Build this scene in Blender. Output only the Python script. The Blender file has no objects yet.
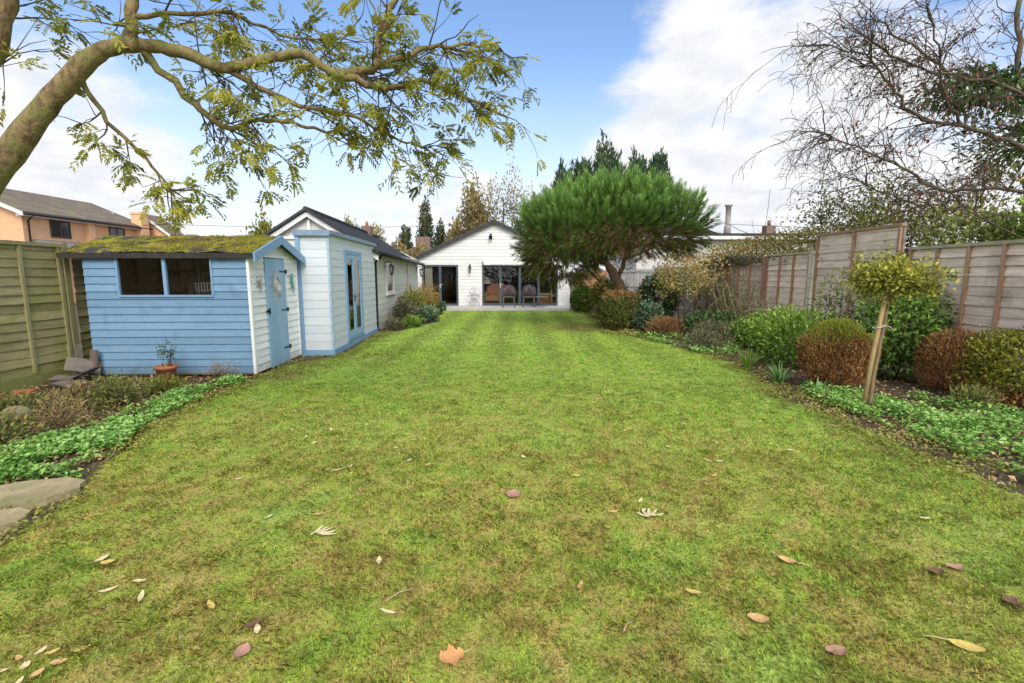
import bpy, math, random
import numpy as np
from mathutils import Vector, Matrix

R = math.radians
rng = np.random.default_rng(7)
rnd = random.Random(11)
LEAFGAIN = 1.5
scene = bpy.context.scene
col = scene.collection
UP = np.array([0.0, 0.0, 1.0])

# ------------------------------------------------------------------ materials
def nn(nt, t, **kw):
    n = nt.nodes.new(t)
    for k, v in kw.items():
        setattr(n, k, v)
    return n

def newmat(name):
    m = bpy.data.materials.new(name); m.use_nodes = True
    nt = m.node_tree; nt.nodes.clear()
    out = nn(nt, 'ShaderNodeOutputMaterial')
    return m, nt, out

def mixc(nt, fac, a, b, blend='MIX'):
    n = nn(nt, 'ShaderNodeMix', data_type='RGBA', blend_type=blend)
    for sock, v in ((0, fac), (6, a), (7, b)):
        if hasattr(v, 'is_linked') or hasattr(v, 'links'):
            nt.links.new(v, n.inputs[sock])
        elif sock == 0:
            n.inputs[0].default_value = v
        else:
            n.inputs[sock].default_value = (*v, 1)
    return n.outputs[2]

def math_(nt, op, a, b=None, c=None, clamp=False):
    n = nn(nt, 'ShaderNodeMath', operation=op, use_clamp=clamp)
    for i, v in enumerate((a, b, c)):
        if v is None: continue
        if hasattr(v, 'links'): nt.links.new(v, n.inputs[i])
        else: n.inputs[i].default_value = v
    return n.outputs[0]

def noise(nt, vec, scale, detail=5, rough=.6, stretch=None):
    if stretch:
        mp = nn(nt, 'ShaderNodeMapping'); mp.inputs['Scale'].default_value = stretch
        nt.links.new(vec, mp.inputs[0]); vec = mp.outputs[0]
    n = nn(nt, 'ShaderNodeTexNoise'); n.inputs['Scale'].default_value = scale
    n.inputs['Detail'].default_value = detail; n.inputs['Roughness'].default_value = rough
    nt.links.new(vec, n.inputs['Vector'])
    return n.outputs['Fac']

def maprange(nt, v, a, b, c=0., d=1.):
    n = nn(nt, 'ShaderNodeMapRange', interpolation_type='SMOOTHSTEP')
    nt.links.new(v, n.inputs[0])
    for i, x in enumerate((a, b, c, d)): n.inputs[i+1].default_value = x
    return n.outputs[0]

def M(name, c1, c2=None, scale=4, stretch=None, rough=.75, bump=0., bscale=40, var=.2,
      c3=None, c3s=1.5, c3r=(.5, .7), zg=None, spec=.3, metal=0.):
    m, nt, out = newmat(name)
    tc = nn(nt, 'ShaderNodeTexCoord').outputs['Object']
    c2 = c2 or tuple(x*.75 for x in c1)
    f = maprange(nt, noise(nt, tc, scale, stretch=stretch), .3, .7)
    c = mixc(nt, f, c1, c2)
    if c3:
        c = mixc(nt, maprange(nt, noise(nt, tc, c3s, 6), *c3r), c, c3)
    if zg:
        z = nn(nt, 'ShaderNodeSeparateXYZ'); nt.links.new(tc, z.inputs[0])
        zz = math_(nt, 'ADD', z.outputs[2], math_(nt, 'MULTIPLY', noise(nt, tc, 5), zg[1]-zg[0]))
        c = mixc(nt, maprange(nt, zz, zg[0], zg[1]*1.6, zg[3], 0), c, zg[2])
    if var:
        at = nn(nt, 'ShaderNodeAttribute', attribute_name='var')
        v = math_(nt, 'MULTIPLY_ADD', at.outputs['Fac'], var, 1-var/2)
        cc = nn(nt, 'ShaderNodeCombineColor')
        for i in range(3): nt.links.new(v, cc.inputs[i])
        c = mixc(nt, 1., c, cc.outputs[0], 'MULTIPLY')
    b = nn(nt, 'ShaderNodeBsdfPrincipled')
    nt.links.new(c, b.inputs['Base Color'])
    b.inputs['Roughness'].default_value = rough; b.inputs['Metallic'].default_value = metal
    b.inputs['Specular IOR Level'].default_value = spec
    if bump:
        bp = nn(nt, 'ShaderNodeBump'); bp.inputs['Strength'].default_value = bump; bp.inputs['Distance'].default_value = .02
        nt.links.new(noise(nt, tc, bscale, stretch=stretch), bp.inputs['Height']); nt.links.new(bp.outputs[0], b.inputs['Normal'])
    nt.links.new(b.outputs[0], out.inputs[0])
    return m

def leafmat(name, cols, trans=.3, rough=.55, nsc=1.2, namt=.5, spec=.25):
    """colour ramp over the per-leaf value plus soft clumps in space"""
    m, nt, out = newmat(name)
    tc = nn(nt, 'ShaderNodeTexCoord').outputs['Object']
    at = nn(nt, 'ShaderNodeAttribute', attribute_name='var').outputs['Fac']
    v = math_(nt, 'ADD', at, math_(nt, 'MULTIPLY', math_(nt, 'SUBTRACT', noise(nt, tc, nsc, 3), .5), namt*2), clamp=True)
    rp = nn(nt, 'ShaderNodeValToRGB'); el = rp.color_ramp.elements
    while len(el) < len(cols): el.new(.5)
    for i, c in enumerate(cols):
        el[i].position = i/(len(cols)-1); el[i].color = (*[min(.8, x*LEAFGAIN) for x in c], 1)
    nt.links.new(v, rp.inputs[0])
    b = nn(nt, 'ShaderNodeBsdfPrincipled'); b.inputs['Roughness'].default_value = rough
    b.inputs['Specular IOR Level'].default_value = spec
    nt.links.new(rp.outputs[0], b.inputs['Base Color'])
    t = nn(nt, 'ShaderNodeBsdfTranslucent'); nt.links.new(rp.outputs[0], t.inputs[0])
    mx = nn(nt, 'ShaderNodeMixShader'); mx.inputs[0].default_value = trans
    nt.links.new(b.outputs[0], mx.inputs[1]); nt.links.new(t.outputs[0], mx.inputs[2])
    nt.links.new(mx.outputs[0], out.inputs[0])
    return m

def colmat(name, trans=.25, bump=0):
    m, nt, out = newmat(name)
    at = nn(nt, 'ShaderNodeAttribute', attribute_name='col').outputs['Color']
    b = nn(nt, 'ShaderNodeBsdfPrincipled'); b.inputs['Roughness'].default_value = .75; b.inputs['Specular IOR Level'].default_value = .15
    c = at
    if bump:
        tc = nn(nt, 'ShaderNodeTexCoord').outputs['Object']
        c = mixc(nt, maprange(nt, noise(nt, tc, 90, 4), .35, .65, .0, .35), at, (.10, .085, .02))
        bp = nn(nt, 'ShaderNodeBump'); bp.inputs['Strength'].default_value = bump; bp.inputs['Distance'].default_value = .03
        nt.links.new(noise(nt, tc, 60), bp.inputs['Height']); nt.links.new(bp.outputs[0], b.inputs['Normal'])
    nt.links.new(c, b.inputs['Base Color'])
    t = nn(nt, 'ShaderNodeBsdfTranslucent'); nt.links.new(c, t.inputs[0])
    mx = nn(nt, 'ShaderNodeMixShader'); mx.inputs[0].default_value = trans
    nt.links.new(b.outputs[0], mx.inputs[1]); nt.links.new(t.outputs[0], mx.inputs[2])
    nt.links.new(mx.outputs[0], out.inputs[0])
    return m

def glassmat(name, tint=(.9, .93, .93), refl=.22):
    m, nt, out = newmat(name)
    t = nn(nt, 'ShaderNodeBsdfTransparent'); t.inputs[0].default_value = (*tint, 1)
    g = nn(nt, 'ShaderNodeBsdfGlossy'); g.inputs['Roughness'].default_value = .015
    lw = nn(nt, 'ShaderNodeFresnel'); lw.inputs[0].default_value = 1.5
    f = math_(nt, 'MULTIPLY_ADD', lw.outputs[0], 1.0, refl-.04, clamp=True)
    mx = nn(nt, 'ShaderNodeMixShader'); nt.links.new(f, mx.inputs[0])
    nt.links.new(t.outputs[0], mx.inputs[1]); nt.links.new(g.outputs[0], mx.inputs[2])
    nt.links.new(mx.outputs[0], out.inputs[0])
    return m

def brickmat(name, a, b, mort, sx=.225, sz=.075):
    m, nt, out = newmat(name)
    tc = nn(nt, 'ShaderNodeTexCoord').outputs['Object']
    s = nn(nt, 'ShaderNodeSeparateXYZ'); nt.links.new(tc, s.inputs[0])
    cb = nn(nt, 'ShaderNodeCombineXYZ')
    nt.links.new(math_(nt, 'ADD', s.outputs[0], s.outputs[1]), cb.inputs[0]); nt.links.new(s.outputs[2], cb.inputs[1])
    br = nn(nt, 'ShaderNodeTexBrick'); nt.links.new(cb.outputs[0], br.inputs[0])
    br.inputs['Color1'].default_value = (*a, 1); br.inputs['Color2'].default_value = (*b, 1); br.inputs['Mortar'].default_value = (*mort, 1)
    br.inputs['Scale'].default_value = 1.; br.inputs['Brick Width'].default_value = sx; br.inputs['Row Height'].default_value = sz
    br.inputs['Mortar Size'].default_value = .01
    c = mixc(nt, maprange(nt, noise(nt, tc, 1.3), .35, .75, 0, .35), br.outputs[0], tuple(x*.7 for x in a))
    p = nn(nt, 'ShaderNodeBsdfPrincipled'); nt.links.new(c, p.inputs[0]); p.inputs['Roughness'].default_value = .9
    nt.links.new(p.outputs[0], out.inputs[0])
    return m

def tilemat(name, a, b, moss=None, w=.28, h=.3):
    m, nt, out = newmat(name)
    tc = nn(nt, 'ShaderNodeTexCoord').outputs['Object']
    s = nn(nt, 'ShaderNodeSeparateXYZ'); nt.links.new(tc, s.inputs[0])
    cb = nn(nt, 'ShaderNodeCombineXYZ')
    nt.links.new(s.outputs[1], cb.inputs[0]); nt.links.new(math_(nt, 'MULTIPLY', s.outputs[2], 2.2), cb.inputs[1])
    br = nn(nt, 'ShaderNodeTexBrick'); nt.links.new(cb.outputs[0], br.inputs[0])
    br.inputs['Color1'].default_value = (*a, 1); br.inputs['Color2'].default_value = (*b, 1); br.inputs['Mortar'].default_value = (*[x*.35 for x in a], 1)
    br.inputs['Scale'].default_value = 1.; br.inputs['Brick Width'].default_value = w; br.inputs['Row Height'].default_value = h
    br.inputs['Mortar Size'].default_value = .022
    c = br.outputs[0]
    if moss: c = mixc(nt, maprange(nt, noise(nt, tc, 1.1, 6), .45, .68, 0, .8), c, moss)
    p = nn(nt, 'ShaderNodeBsdfPrincipled'); nt.links.new(c, p.inputs[0]); p.inputs['Roughness'].default_value = .85
    nt.links.new(p.outputs[0], out.inputs[0])
    return m

m_soil = M('soil', (.12, .085, .055), (.07, .05, .032), 7, rough=.95, bump=.8, bscale=25, var=0, c3=(.09, .065, .03), c3s=14, c3r=(.52, .7))
m_blue = M('blue_paint', (.185, .325, .49), (.165, .295, .45), 3, (1, 1, 6), rough=.6, bump=.2, bscale=30, var=.26, zg=(.0, .26, (.09, .11, .10), .85), c3=(.12, .21, .32), c3s=2.6, c3r=(.52, .78))
m_blue2 = M('blue_trim', (.22, .37, .55), (.19, .33, .5), 5, rough=.5, var=.1)
m_bluedoor = M('blue_door_paint', (.29, .46, .64), (.26, .42, .59), 5, (6, 6, 1), rough=.5, var=.1, zg=(.0, .15, (.2, .25, .26), .5))
m_whiteboard = M('white_board', (.83, .845, .855), (.77, .785, .795), 3, (1, 1, 6), rough=.6, bump=.2, bscale=25, var=.2, zg=(.0, .24, (.30, .31, .24), .75), c3=(.62, .63, .62), c3s=4, c3r=(.55, .8))
m_paleboard = M('pale_blue_board', (.62, .675, .715), (.575, .63, .675), 2, (1, 1, 5), rough=.55, bump=.08, bscale=25, var=.08, zg=(.05, .35, (.5, .53, .5), .4))
m_housewhite = M('house_white', (.73, .725, .715), (.69, .685, .675), 2, rough=.6, var=.1)
m_annexe = M('annexe_wall_paint', (.66, .665, .61), (.57, .58, .52), 2.2, rough=.8, bump=.1, bscale=14, var=.13, zg=(.0, .9, (.30, .32, .20), .75))
m_white = M('white_paint', (.82, .82, .81), rough=.4, var=.05)
m_felt = M('roof_felt_edge', (.05, .045, .04), (.03, .03, .03), 9, rough=.9, var=.1)
m_moss = M('moss', (.25, .225, .03), (.17, .15, .03), 4.5, rough=1, bump=.9, bscale=35, var=.3, c3=(.10, .07, .04), c3s=3.5, c3r=(.45, .6), spec=.05)
m_mosstuft = leafmat('moss_tuft', [(.08, .065, .02), (.16, .145, .018), (.22, .21, .025), (.17, .25, .03)], .2, .9, 3.)
m_darkwood = M('dark_wood_inside', (.74, .45, .31), (.5, .3, .2), 5, (1, 8, 1), rough=.8)
m_oldwood = M('old_wood', (.46, .33, .22), (.3, .2, .13), 6, (6, 6, 1), rough=.85)
m_glass = glassmat('window_glass', refl=.06)
m_glass2 = glassmat('door_glass', (.85, .88, .88), refl=.08)
m_black = M('black_metal', (.02, .02, .022), rough=.45, var=.1)
m_grey = M('anthracite_frame', (.075, .09, .105), (.065, .08, .095), 3, rough=.45, var=.05)
m_tile = M('slate_tile', (.045, .046, .052), (.03, .031, .035), 6, rough=.75, var=.35, c3=(.07, .07, .05), c3s=2)
m_barge = M('dark_barge', (.05, .048, .05), rough=.6, var=.1)
m_fenceL = M('green_stained_fence', (.38, .32, .16), (.26, .225, .11), 2.5, (1, 1, 5), rough=.9, bump=.4, bscale=18, var=.35,
             c3=(.25, .25, .07), c3s=1.3, c3r=(.47, .66), zg=(.0, .5, (.22, .27, .03), .8))
m_fenceLp = M('green_stained_post', (.33, .30, .15), (.25, .225, .11), 6, (5, 5, 1), rough=.9, var=.2, zg=(.0, .5, (.20, .24, .03), .8))
m_fenceR = M('weathered_fence', (.74, .60, .50), (.56, .445, .37), 3, (1, 1, 7), rough=.9, bump=.4, bscale=18, var=.32, c3=(.34, .26, .20), c3s=1.6, c3r=(.5, .75))
m_fenceRp = M('brown_batten', (.40, .24, .16), (.3, .19, .125), 6, (5, 5, 1), rough=.85, var=.3)
m_fenceRcap = M('mossy_capping', (.42, .38, .24), (.3, .27, .17), 6, rough=.9, var=.2)
m_fenceF = M('far_fence', (.58, .46, .385), (.42, .33, .28), 3, (1, 1, 7), rough=.9, var=.3)
m_conc = M('concrete_post', (.62, .58, .46), (.5, .46, .36), 8, rough=.95, var=.1, c3=(.2, .22, .12))
m_stone = M('stone_slab', (.42, .35, .20), (.31, .25, .14), 9, rough=.95, bump=.45, bscale=30, var=.1, c3=(.20, .20, .08), c3s=3)
m_paving = M('pale_paving', (.52, .50, .48), (.45, .43, .42), 4, rough=.85, var=.15)
m_bark = M('tree_bark', (.33, .24, .12), (.11, .075, .04), 22, (1, 1, .45), rough=.95, bump=1., bscale=45, var=.1, c3=(.22, .22, .07), c3s=5, c3r=(.42, .62))
m_twig = M('twig_bark', (.10, .075, .05), (.07, .05, .035), 9, rough=.95, var=.2)
m_twig2 = M('bare_twig', (.105, .078, .058), (.075, .055, .04), 5, rough=.95, var=.2)
m_pinebark = M('pine_bark', (.20, .125, .075), (.13, .085, .055), 9, rough=.95, bump=.8, var=.2)
m_stake = M('stake_wood', (.40, .29, .12), (.28, .2, .09), 7, (6, 6, 1), rough=.85, var=.1)
m_stake2 = M('thin_trunk_bark', (.28, .19, .11), (.19, .14, .08), 12, rough=.9, var=.1)
m_rope = M('pale_twine', (.65, .6, .5), rough=.9)
m_terra = M('terracotta', (.42, .17, .085), (.34, .14, .075), 8, rough=.85, var=.1)
m_slate = M('loose_slate', (.22, .18, .15), (.14, .115, .10), 6, rough=.8, var=.5)
m_brickred = M('red_brick', (.45, .15, .07), rough=.9)
m_brick = brickmat('orange_brickwork', (.88, .50, .27), (.78, .42, .21), (.50, .38, .27))
m_brick2 = brickmat('brown_brickwork', (.20, .115, .085), (.15, .09, .07), (.24, .21, .19))
m_rooftile = tilemat('brown_roof_tile', (.22, .16, .12), (.16, .12, .095), (.22, .21, .09))
m_silver = M('silver_metal', (.7, .7, .7), rough=.45, metal=.4, var=.1)
m_greenmetal = M('green_enamel', (.08, .38, .26), rough=.4, var=.2)
m_peach = M('peach_fabric', (.62, .30, .2), (.55, .26, .17), 9, rough=.9)
m_cream = M('cream_fabric', (.8, .72, .58), rough=.9)
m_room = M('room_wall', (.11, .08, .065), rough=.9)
m_roomfloor = M('room_floor', (.25, .15, .09), rough=.6)
m_cabinet = M('orange_pine_wood', (.5, .26, .1), rough=.6)
m_chair = M('mauve_grey_metal', (.20, .155, .18), (.15, .115, .135), 6, rough=.5, var=.1)
m_galv = M('galvanised_flue', (.33, .32, .31), (.2, .19, .18), 7, rough=.6, var=.1)
m_grass = colmat('grass_blades', .45)
m_lawn = colmat('lawn_turf', .0, .8)

# ------------------------------------------------------------------ mesh helpers
class MB:
    def __init__(s): s.v = []; s.f = []; s.a = []; s.sm = []
    def face(s, pts, var=None, smooth=False):
        b = len(s.v); s.v += [tuple(p) for p in pts]
        s.f.append(tuple(range(b, b+len(pts)))); s.a.append(rnd.random() if var is None else var); s.sm.append(smooth)
    def box(s, x0, x1, y0, y1, z0, z1, mat=None, var=None):
        var = rnd.random() if var is None else var
        c = [Vector((x, y, z)) for z in (z0, z1) for x, y in ((x0, y0), (x1, y0), (x1, y1), (x0, y1))]
        if mat is not None: c = [mat @ p for p in c]
        b = len(s.v); s.v += [tuple(p) for p in c]
        for f in ((3, 2, 1, 0), (4, 5, 6, 7), (0, 1, 5, 4), (1, 2, 6, 5), (2, 3, 7, 6), (3, 0, 4, 7)):
            s.f.append(tuple(b+i for i in f)); s.a.append(var); s.sm.append(False)
    def bar(s, p, q, w, h, var=None, up=(0, 0, 1)):
        p = Vector(p); q = Vector(q); d = (q-p); L = d.length; d.normalize()
        sd = d.cross(Vector(up))
        if sd.length < 1e-4: sd = d.cross(Vector((0, 1, 0)))
        sd.normalize(); u = sd.cross(d)
        m = Matrix(((d.x, sd.x, u.x, p.x), (d.y, sd.y, u.y, p.y), (d.z, sd.z, u.z, p.z), (0, 0, 0, 1)))
        s.box(0, L, -w/2, w/2, -h/2, h/2, m, var)
    def tube(s, pts, rad, k=6, cap=True, var=None):
        n = len(pts); P = np.array(pts, float)
        if np.isscalar(rad): rad = [rad]*n
        T = np.gradient(P, axis=0); T /= np.linalg.norm(T, axis=1, keepdims=True)+1e-9
        ref = np.array([.31, .17, .93]) if abs(T[0] @ np.array([.31, .17, .93])) < .9 else np.array([1., 0, 0])
        b = len(s.v); var = rnd.random() if var is None else var
        ang = np.arange(k)*2*math.pi/k
        U = None
        for i in range(n):
            U = np.cross(T[i], ref) if U is None else U - T[i]*(U @ T[i])
            U = U/(np.linalg.norm(U)+1e-9); V = np.cross(T[i], U)
            ring = P[i] + rad[i]*(np.cos(ang)[:, None]*U + np.sin(ang)[:, None]*V)
            s.v += [tuple(x) for x in ring]
        for i in range(n-1):
            for j in range(k):
                s.f.append((b+i*k+j, b+i*k+(j+1) % k, b+(i+1)*k+(j+1) % k, b+(i+1)*k+j)); s.a.append(var); s.sm.append(True)
        if cap:
            s.f.append(tuple(b+j for j in reversed(range(k)))); s.f.append(tuple(b+(n-1)*k+j for j in range(k)))
            s.a += [var, var]; s.sm += [False, False]
    def lathe(s, prof, c=(0, 0, 0), k=16, cap=True):
        b = len(s.v); n = len(prof); var = rnd.random()
        for r, z in prof:
            for j in range(k):
                a = 2*math.pi*j/k; s.v.append((c[0]+r*math.cos(a), c[1]+r*math.sin(a), c[2]+z))
        for i in range(n-1):
            for j in range(k):
                s.f.append((b+i*k+j, b+i*k+(j+1) % k, b+(i+1)*k+(j+1) % k, b+(i+1)*k+j)); s.a.append(var); s.sm.append(True)
        if cap:
            s.f.append(tuple(b+j for j in reversed(range(k)))); s.f.append(tuple(b+(n-1)*k+j for j in range(k)))
            s.a += [var, var]; s.sm += [False, False]
    def prism(s, poly, vec):
        """extrude a polygon along vec"""
        vec = Vector(vec); a = [Vector(p) for p in poly]; c = [p+vec for p in a]; n = len(a); var = rnd.random()
        s.face(a[::-1], var); s.face(c, var)
        for i in range(n): s.face((a[i], a[(i+1) % n], c[(i+1) % n], c[i]), var)
    def clap(s, org, u, nrm, prof, bh, lip, holes=(), jit=0., z0=None):
        """lapped boards on a wall plane. prof: [(z, a_left, a_right)] ascending; holes: (a0,a1,z0,z1)"""
        org = Vector(org); u = Vector(u); nrm = Vector(nrm)
        zb = prof[0][0]; zt = prof[-1][0]
        def lr(z):
            for (za, la, ra), (zc, lc, rc) in zip(prof, prof[1:]):
                if za <= z <= zc+1e-9:
                    t = (z-za)/(zc-za) if zc > za else 0
                    return la+(lc-la)*t, ra+(rc-ra)*t
            return prof[-1][1:]
        P = lambda a, o, z: org+u*a+nrm*o+Vector((0, 0, z))
        z = zb
        while z < zt-1e-4:
            h = bh; top = min(z+h, zt); var = rnd.random(); lp = lip*(1+jit*(rnd.random()-.5)*2)
            cuts = sorted({z, top, *[c for q in holes for c in q[2:] if z < c < top], *[p[0] for p in prof if z < p[0] < top]})
            for s0, s1 in zip(cuts, cuts[1:]):
                m = (s0+s1)/2; L0, R0 = lr(s0); L1, R1 = lr(s1)
                iv = [(L0, R0, L1, R1)]
                for a0, a1, h0, h1 in holes:
                    if h0 < m < h1:
                        nv = []
                        for l0, r0, l1, r1 in iv:
                            if a1 <= min(l0, l1) or a0 >= max(r0, r1): nv.append((l0, r0, l1, r1)); continue
                            if a0 > l0: nv.append((l0, a0, l1, a0))
                            if a1 < r0: nv.append((a1, r0, a1, r1))
                        iv = nv
                o0 = lp*(1-(s0-z)/h); o1 = lp*(1-(s1-z)/h)
                for l0, r0, l1, r1 in iv:
                    if r0-l0 < 1e-3 and r1-l1 < 1e-3: continue
                    if jit:
                        k = max(1, int((r0-l0)/.25)); 
                        js = [lip*jit*.5*rnd.uniform(-1, 1) for _ in range(k+1)]; jz = [.008*rnd.uniform(-1, 1)*jit for _ in range(k+1)]
                        for i in range(k):
                            t0, t1 = i/k, (i+1)/k
                            x0, x1 = l0+(r0-l0)*t0, l0+(r0-l0)*t1; y0, y1 = l1+(r1-l1)*t0, l1+(r1-l1)*t1
                            s.face((P(x0, o0+js[i], s0+jz[i]), P(x1, o0+js[i+1], s0+jz[i+1]), P(y1, o1, s1), P(y0, o1, s1)), var)
                            s.face((P(x0, 0, s0+jz[i]), P(x1, 0, s0+jz[i+1]), P(x1, o0+js[i+1], s0+jz[i+1]), P(x0, o0+js[i], s0+jz[i])), var)
                    else:
                        s.face((P(l0, o0, s0), P(r0, o0, s0), P(r1, o1, s1), P(l1, o1, s1)), var)
                        if s0 == z: s.face((P(l0, 0, s0), P(r0, 0, s0), P(r0, o0, s0), P(l0, o0, s0)), var)
            z = top
    def build(s, name, mat, parent=None, bevel=0):
        me = bpy.data.meshes.new(name); me.from_pydata(s.v, [], s.f)
        at = me.attributes.new('var', 'FLOAT', 'FACE'); at.data.foreach_set('value', s.a)
        me.polygons.foreach_set('use_smooth', s.sm)
        me.materials.append(mat); me.update()
        o = bpy.data.objects.new(name, me); col.objects.link(o)
        if parent: o.parent = parent
        if bevel:
            b = o.modifiers.new('bevel', 'BEVEL'); b.width = bevel; b.segments = 2; b.limit_method = 'ANGLE'
        return o

def npmesh(name, mat, V, F, parent=None, var=None, colr=None, smooth=False):
    me = bpy.data.meshes.new(name); k = F.shape[1]
    me.vertices.add(len(V)); me.vertices.foreach_set('co', np.ascontiguousarray(V, dtype=np.float32).ravel())
    me.loops.add(F.size); me.loops.foreach_set('vertex_index', np.ascontiguousarray(F, dtype=np.int32).ravel())
    me.polygons.add(len(F)); me.polygons.foreach_set('loop_start', np.arange(0, F.size, k, dtype=np.int32))
    if smooth: me.polygons.foreach_set('use_smooth', np.ones(len(F), dtype=bool))
    if var is not None:
        at = me.attributes.new('var', 'FLOAT', 'FACE'); at.data.foreach_set('value', np.ascontiguousarray(var, dtype=np.float32))
    if colr is not None:
        dom = 'FACE' if len(colr) == len(F) else 'POINT'
        at = me.attributes.new('col', 'FLOAT_COLOR', dom)
        c4 = np.ones((len(colr), 4), dtype=np.float32); c4[:, :3] = colr; at.data.foreach_set('color', c4.ravel())
    me.update(calc_edges=True); me.validate()
    me.materials.append(mat)
    o = bpy.data.objects.new(name, me); col.objects.link(o)
    if parent: o.parent = parent
    return o

def unit(v): return v/(np.linalg.norm(v, axis=-1, keepdims=True)+1e-9)
def rdir(n): return unit(rng.normal(size=(n, 3)))

def leafgeo(P, A, N, L, W, fold=.25, droop=.15):
    n = len(P); L = np.broadcast_to(L, n)[:, None]; W = np.broadcast_to(W, n)[:, None]
    A = unit(A); S = unit(np.cross(A, N)); N = np.cross(S, A)
    V = np.stack([P, P+A*L*.45+S*W*.5+N*W*fold, P+A*L-N*L*droop, P+A*L*.45-S*W*.5+N*W*fold], 1).reshape(-1, 3)
    return V, np.arange(4*n).reshape(n, 4)

def leaves(name, mat, parent, P, A, N, L, W, var, fold=.25, droop=.15):
    V, F = leafgeo(P, A, N, L, W, fold, droop)
    return npmesh(name, mat, V, F, parent, var=var)

def empty(name, loc=(0, 0, 0), rz=0):
    o = bpy.data.objects.new(name, None); col.objects.link(o); o.location = loc; o.rotation_euler = (0, 0, rz); o.empty_display_size = .1
    return o
def tag(o, label=None, cat=None, group=None, kind=None):
    if label: o['label'] = label
    if cat: o['category'] = cat
    if group: o['group'] = group
    if kind: o['kind'] = kind
    return o
def thing(name, label, cat, loc=(0, 0, 0), rz=0, group=None):
    return tag(empty(name, loc, rz), label, cat, group)
def dup(root, loc, rz, label, group=None):
    def cp(o, par):
        c = o.copy(); col.objects.link(c); c.parent = par
        for ch in [x for x in o.children]: cp(ch, c)
        return c
    r = cp(root, None); r.location = loc; r.rotation_euler = (0, 0, rz); r['label'] = label
    if group: r['group'] = group
    return r

# value noise for the lawn
LAT = rng.random((256, 256))
def vn(x, y, sc, s=0):
    x = x*sc+s*17.3+100; y = y*sc+s*9.1+100
    i = np.floor(x).astype(int); j = np.floor(y).astype(int); fx = x-i; fy = y-j
    fx = fx*fx*(3-2*fx); fy = fy*fy*(3-2*fy); g = lambda a, b: LAT[a % 256, b % 256]
    return (g(i, j)*(1-fx)+g(i+1, j)*fx)*(1-fy)+(g(i, j+1)*(1-fx)+g(i+1, j+1)*fx)*fy
def fbm(x, y, sc, s=0, o=4):
    t = 0; a = .5; n = 0
    for k in range(o): t = t+a*vn(x, y, sc*2**k, s+k); n += a; a *= .55
    return t/n
def inpoly(x, y, poly):
    c = np.zeros(len(x), bool); n = len(poly)
    for i in range(n):
        x0, y0 = poly[i]; x1, y1 = poly[(i+1) % n]
        if y0 == y1: continue
        k = ((y0 > y) != (y1 > y)) & (x < (x1-x0)*(y-y0)/(y1-y0)+x0); c ^= k
    return c
def polypts(poly, n):
    p = np.array(poly); lo = p.min(0); hi = p.max(0); out = np.zeros((0, 2))
    while len(out) < n:
        q = lo+rng.random((n*2, 2))*(hi-lo); out = np.vstack([out, q[inpoly(q[:, 0], q[:, 1], poly)]])
    return out[:n]
def ss(x, a, b): t = np.clip((x-a)/(b-a), 0, 1); return t*t*(3-2*t)

# ------------------------------------------------------------------ ground and lawn
gm = MB()
G = 90
xs = [-300, -60, -12, -6, 0, 6, 12, 60, 300]; ys = [-60, -10, 0, 6, 12, 18, 24, 60, 420]
for i in range(8):
    for j in range(8):
        gm.face(((xs[i], ys[j], -.012), (xs[i+1], ys[j], -.012), (xs[i+1], ys[j+1], -.012), (xs[i], ys[j+1], -.012)))
tag(gm.build('ground', m_soil), 'dark bare garden soil under the borders and beyond the fences', kind='structure')

LEFT = [(-2.95, -1.2), (-3.0, 1.5), (-3.05, 2.7), (-3.2, 3.4), (-3.55, 4.2), (-3.85, 5.0), (-3.97, 6.2), (-4.02, 7.4), (-4.05, 8.4), (-3.52, 9.4), (-3.5, 10.4),
        (-3.7, 13.2), (-3.2, 13.6), (-2.9, 15), (-2.5, 16.5), (-2.75, 18.5), (-3.2, 20.2), (-3.25, 21.46)]
RIGHT = [(2.7, 21.46), (3.1, 19), (2.9, 16), (2.75, 14.4), (3.0, 13.0), (3.35, 11.8), (3.85, 10.2), (4.05, 8.6), (3.8, 7.1), (3.5, 6.0), (3.68, 5.1), (3.72, 4.1), (3.72, 2.5), (3.7, -1.2)]
def smooth_edge(pts):
    out = []
    for (x0, y0), (x1, y1) in zip(pts, pts[1:]):
        k = max(1, int(math.hypot(x1-x0, y1-y0)/.15))
        for i in range(k):
            t = i/k; out.append((x0+(x1-x0)*t, y0+(y1-y0)*t))
    out.append(pts[-1]); return out
LAWN = smooth_edge(LEFT)+smooth_edge(RIGHT)
LAWN = [(x+.05*(float(vn(np.array([x]), np.array([y]), 2.5, 3)[0])-.5)*2, y) for x, y in LAWN]

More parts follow.
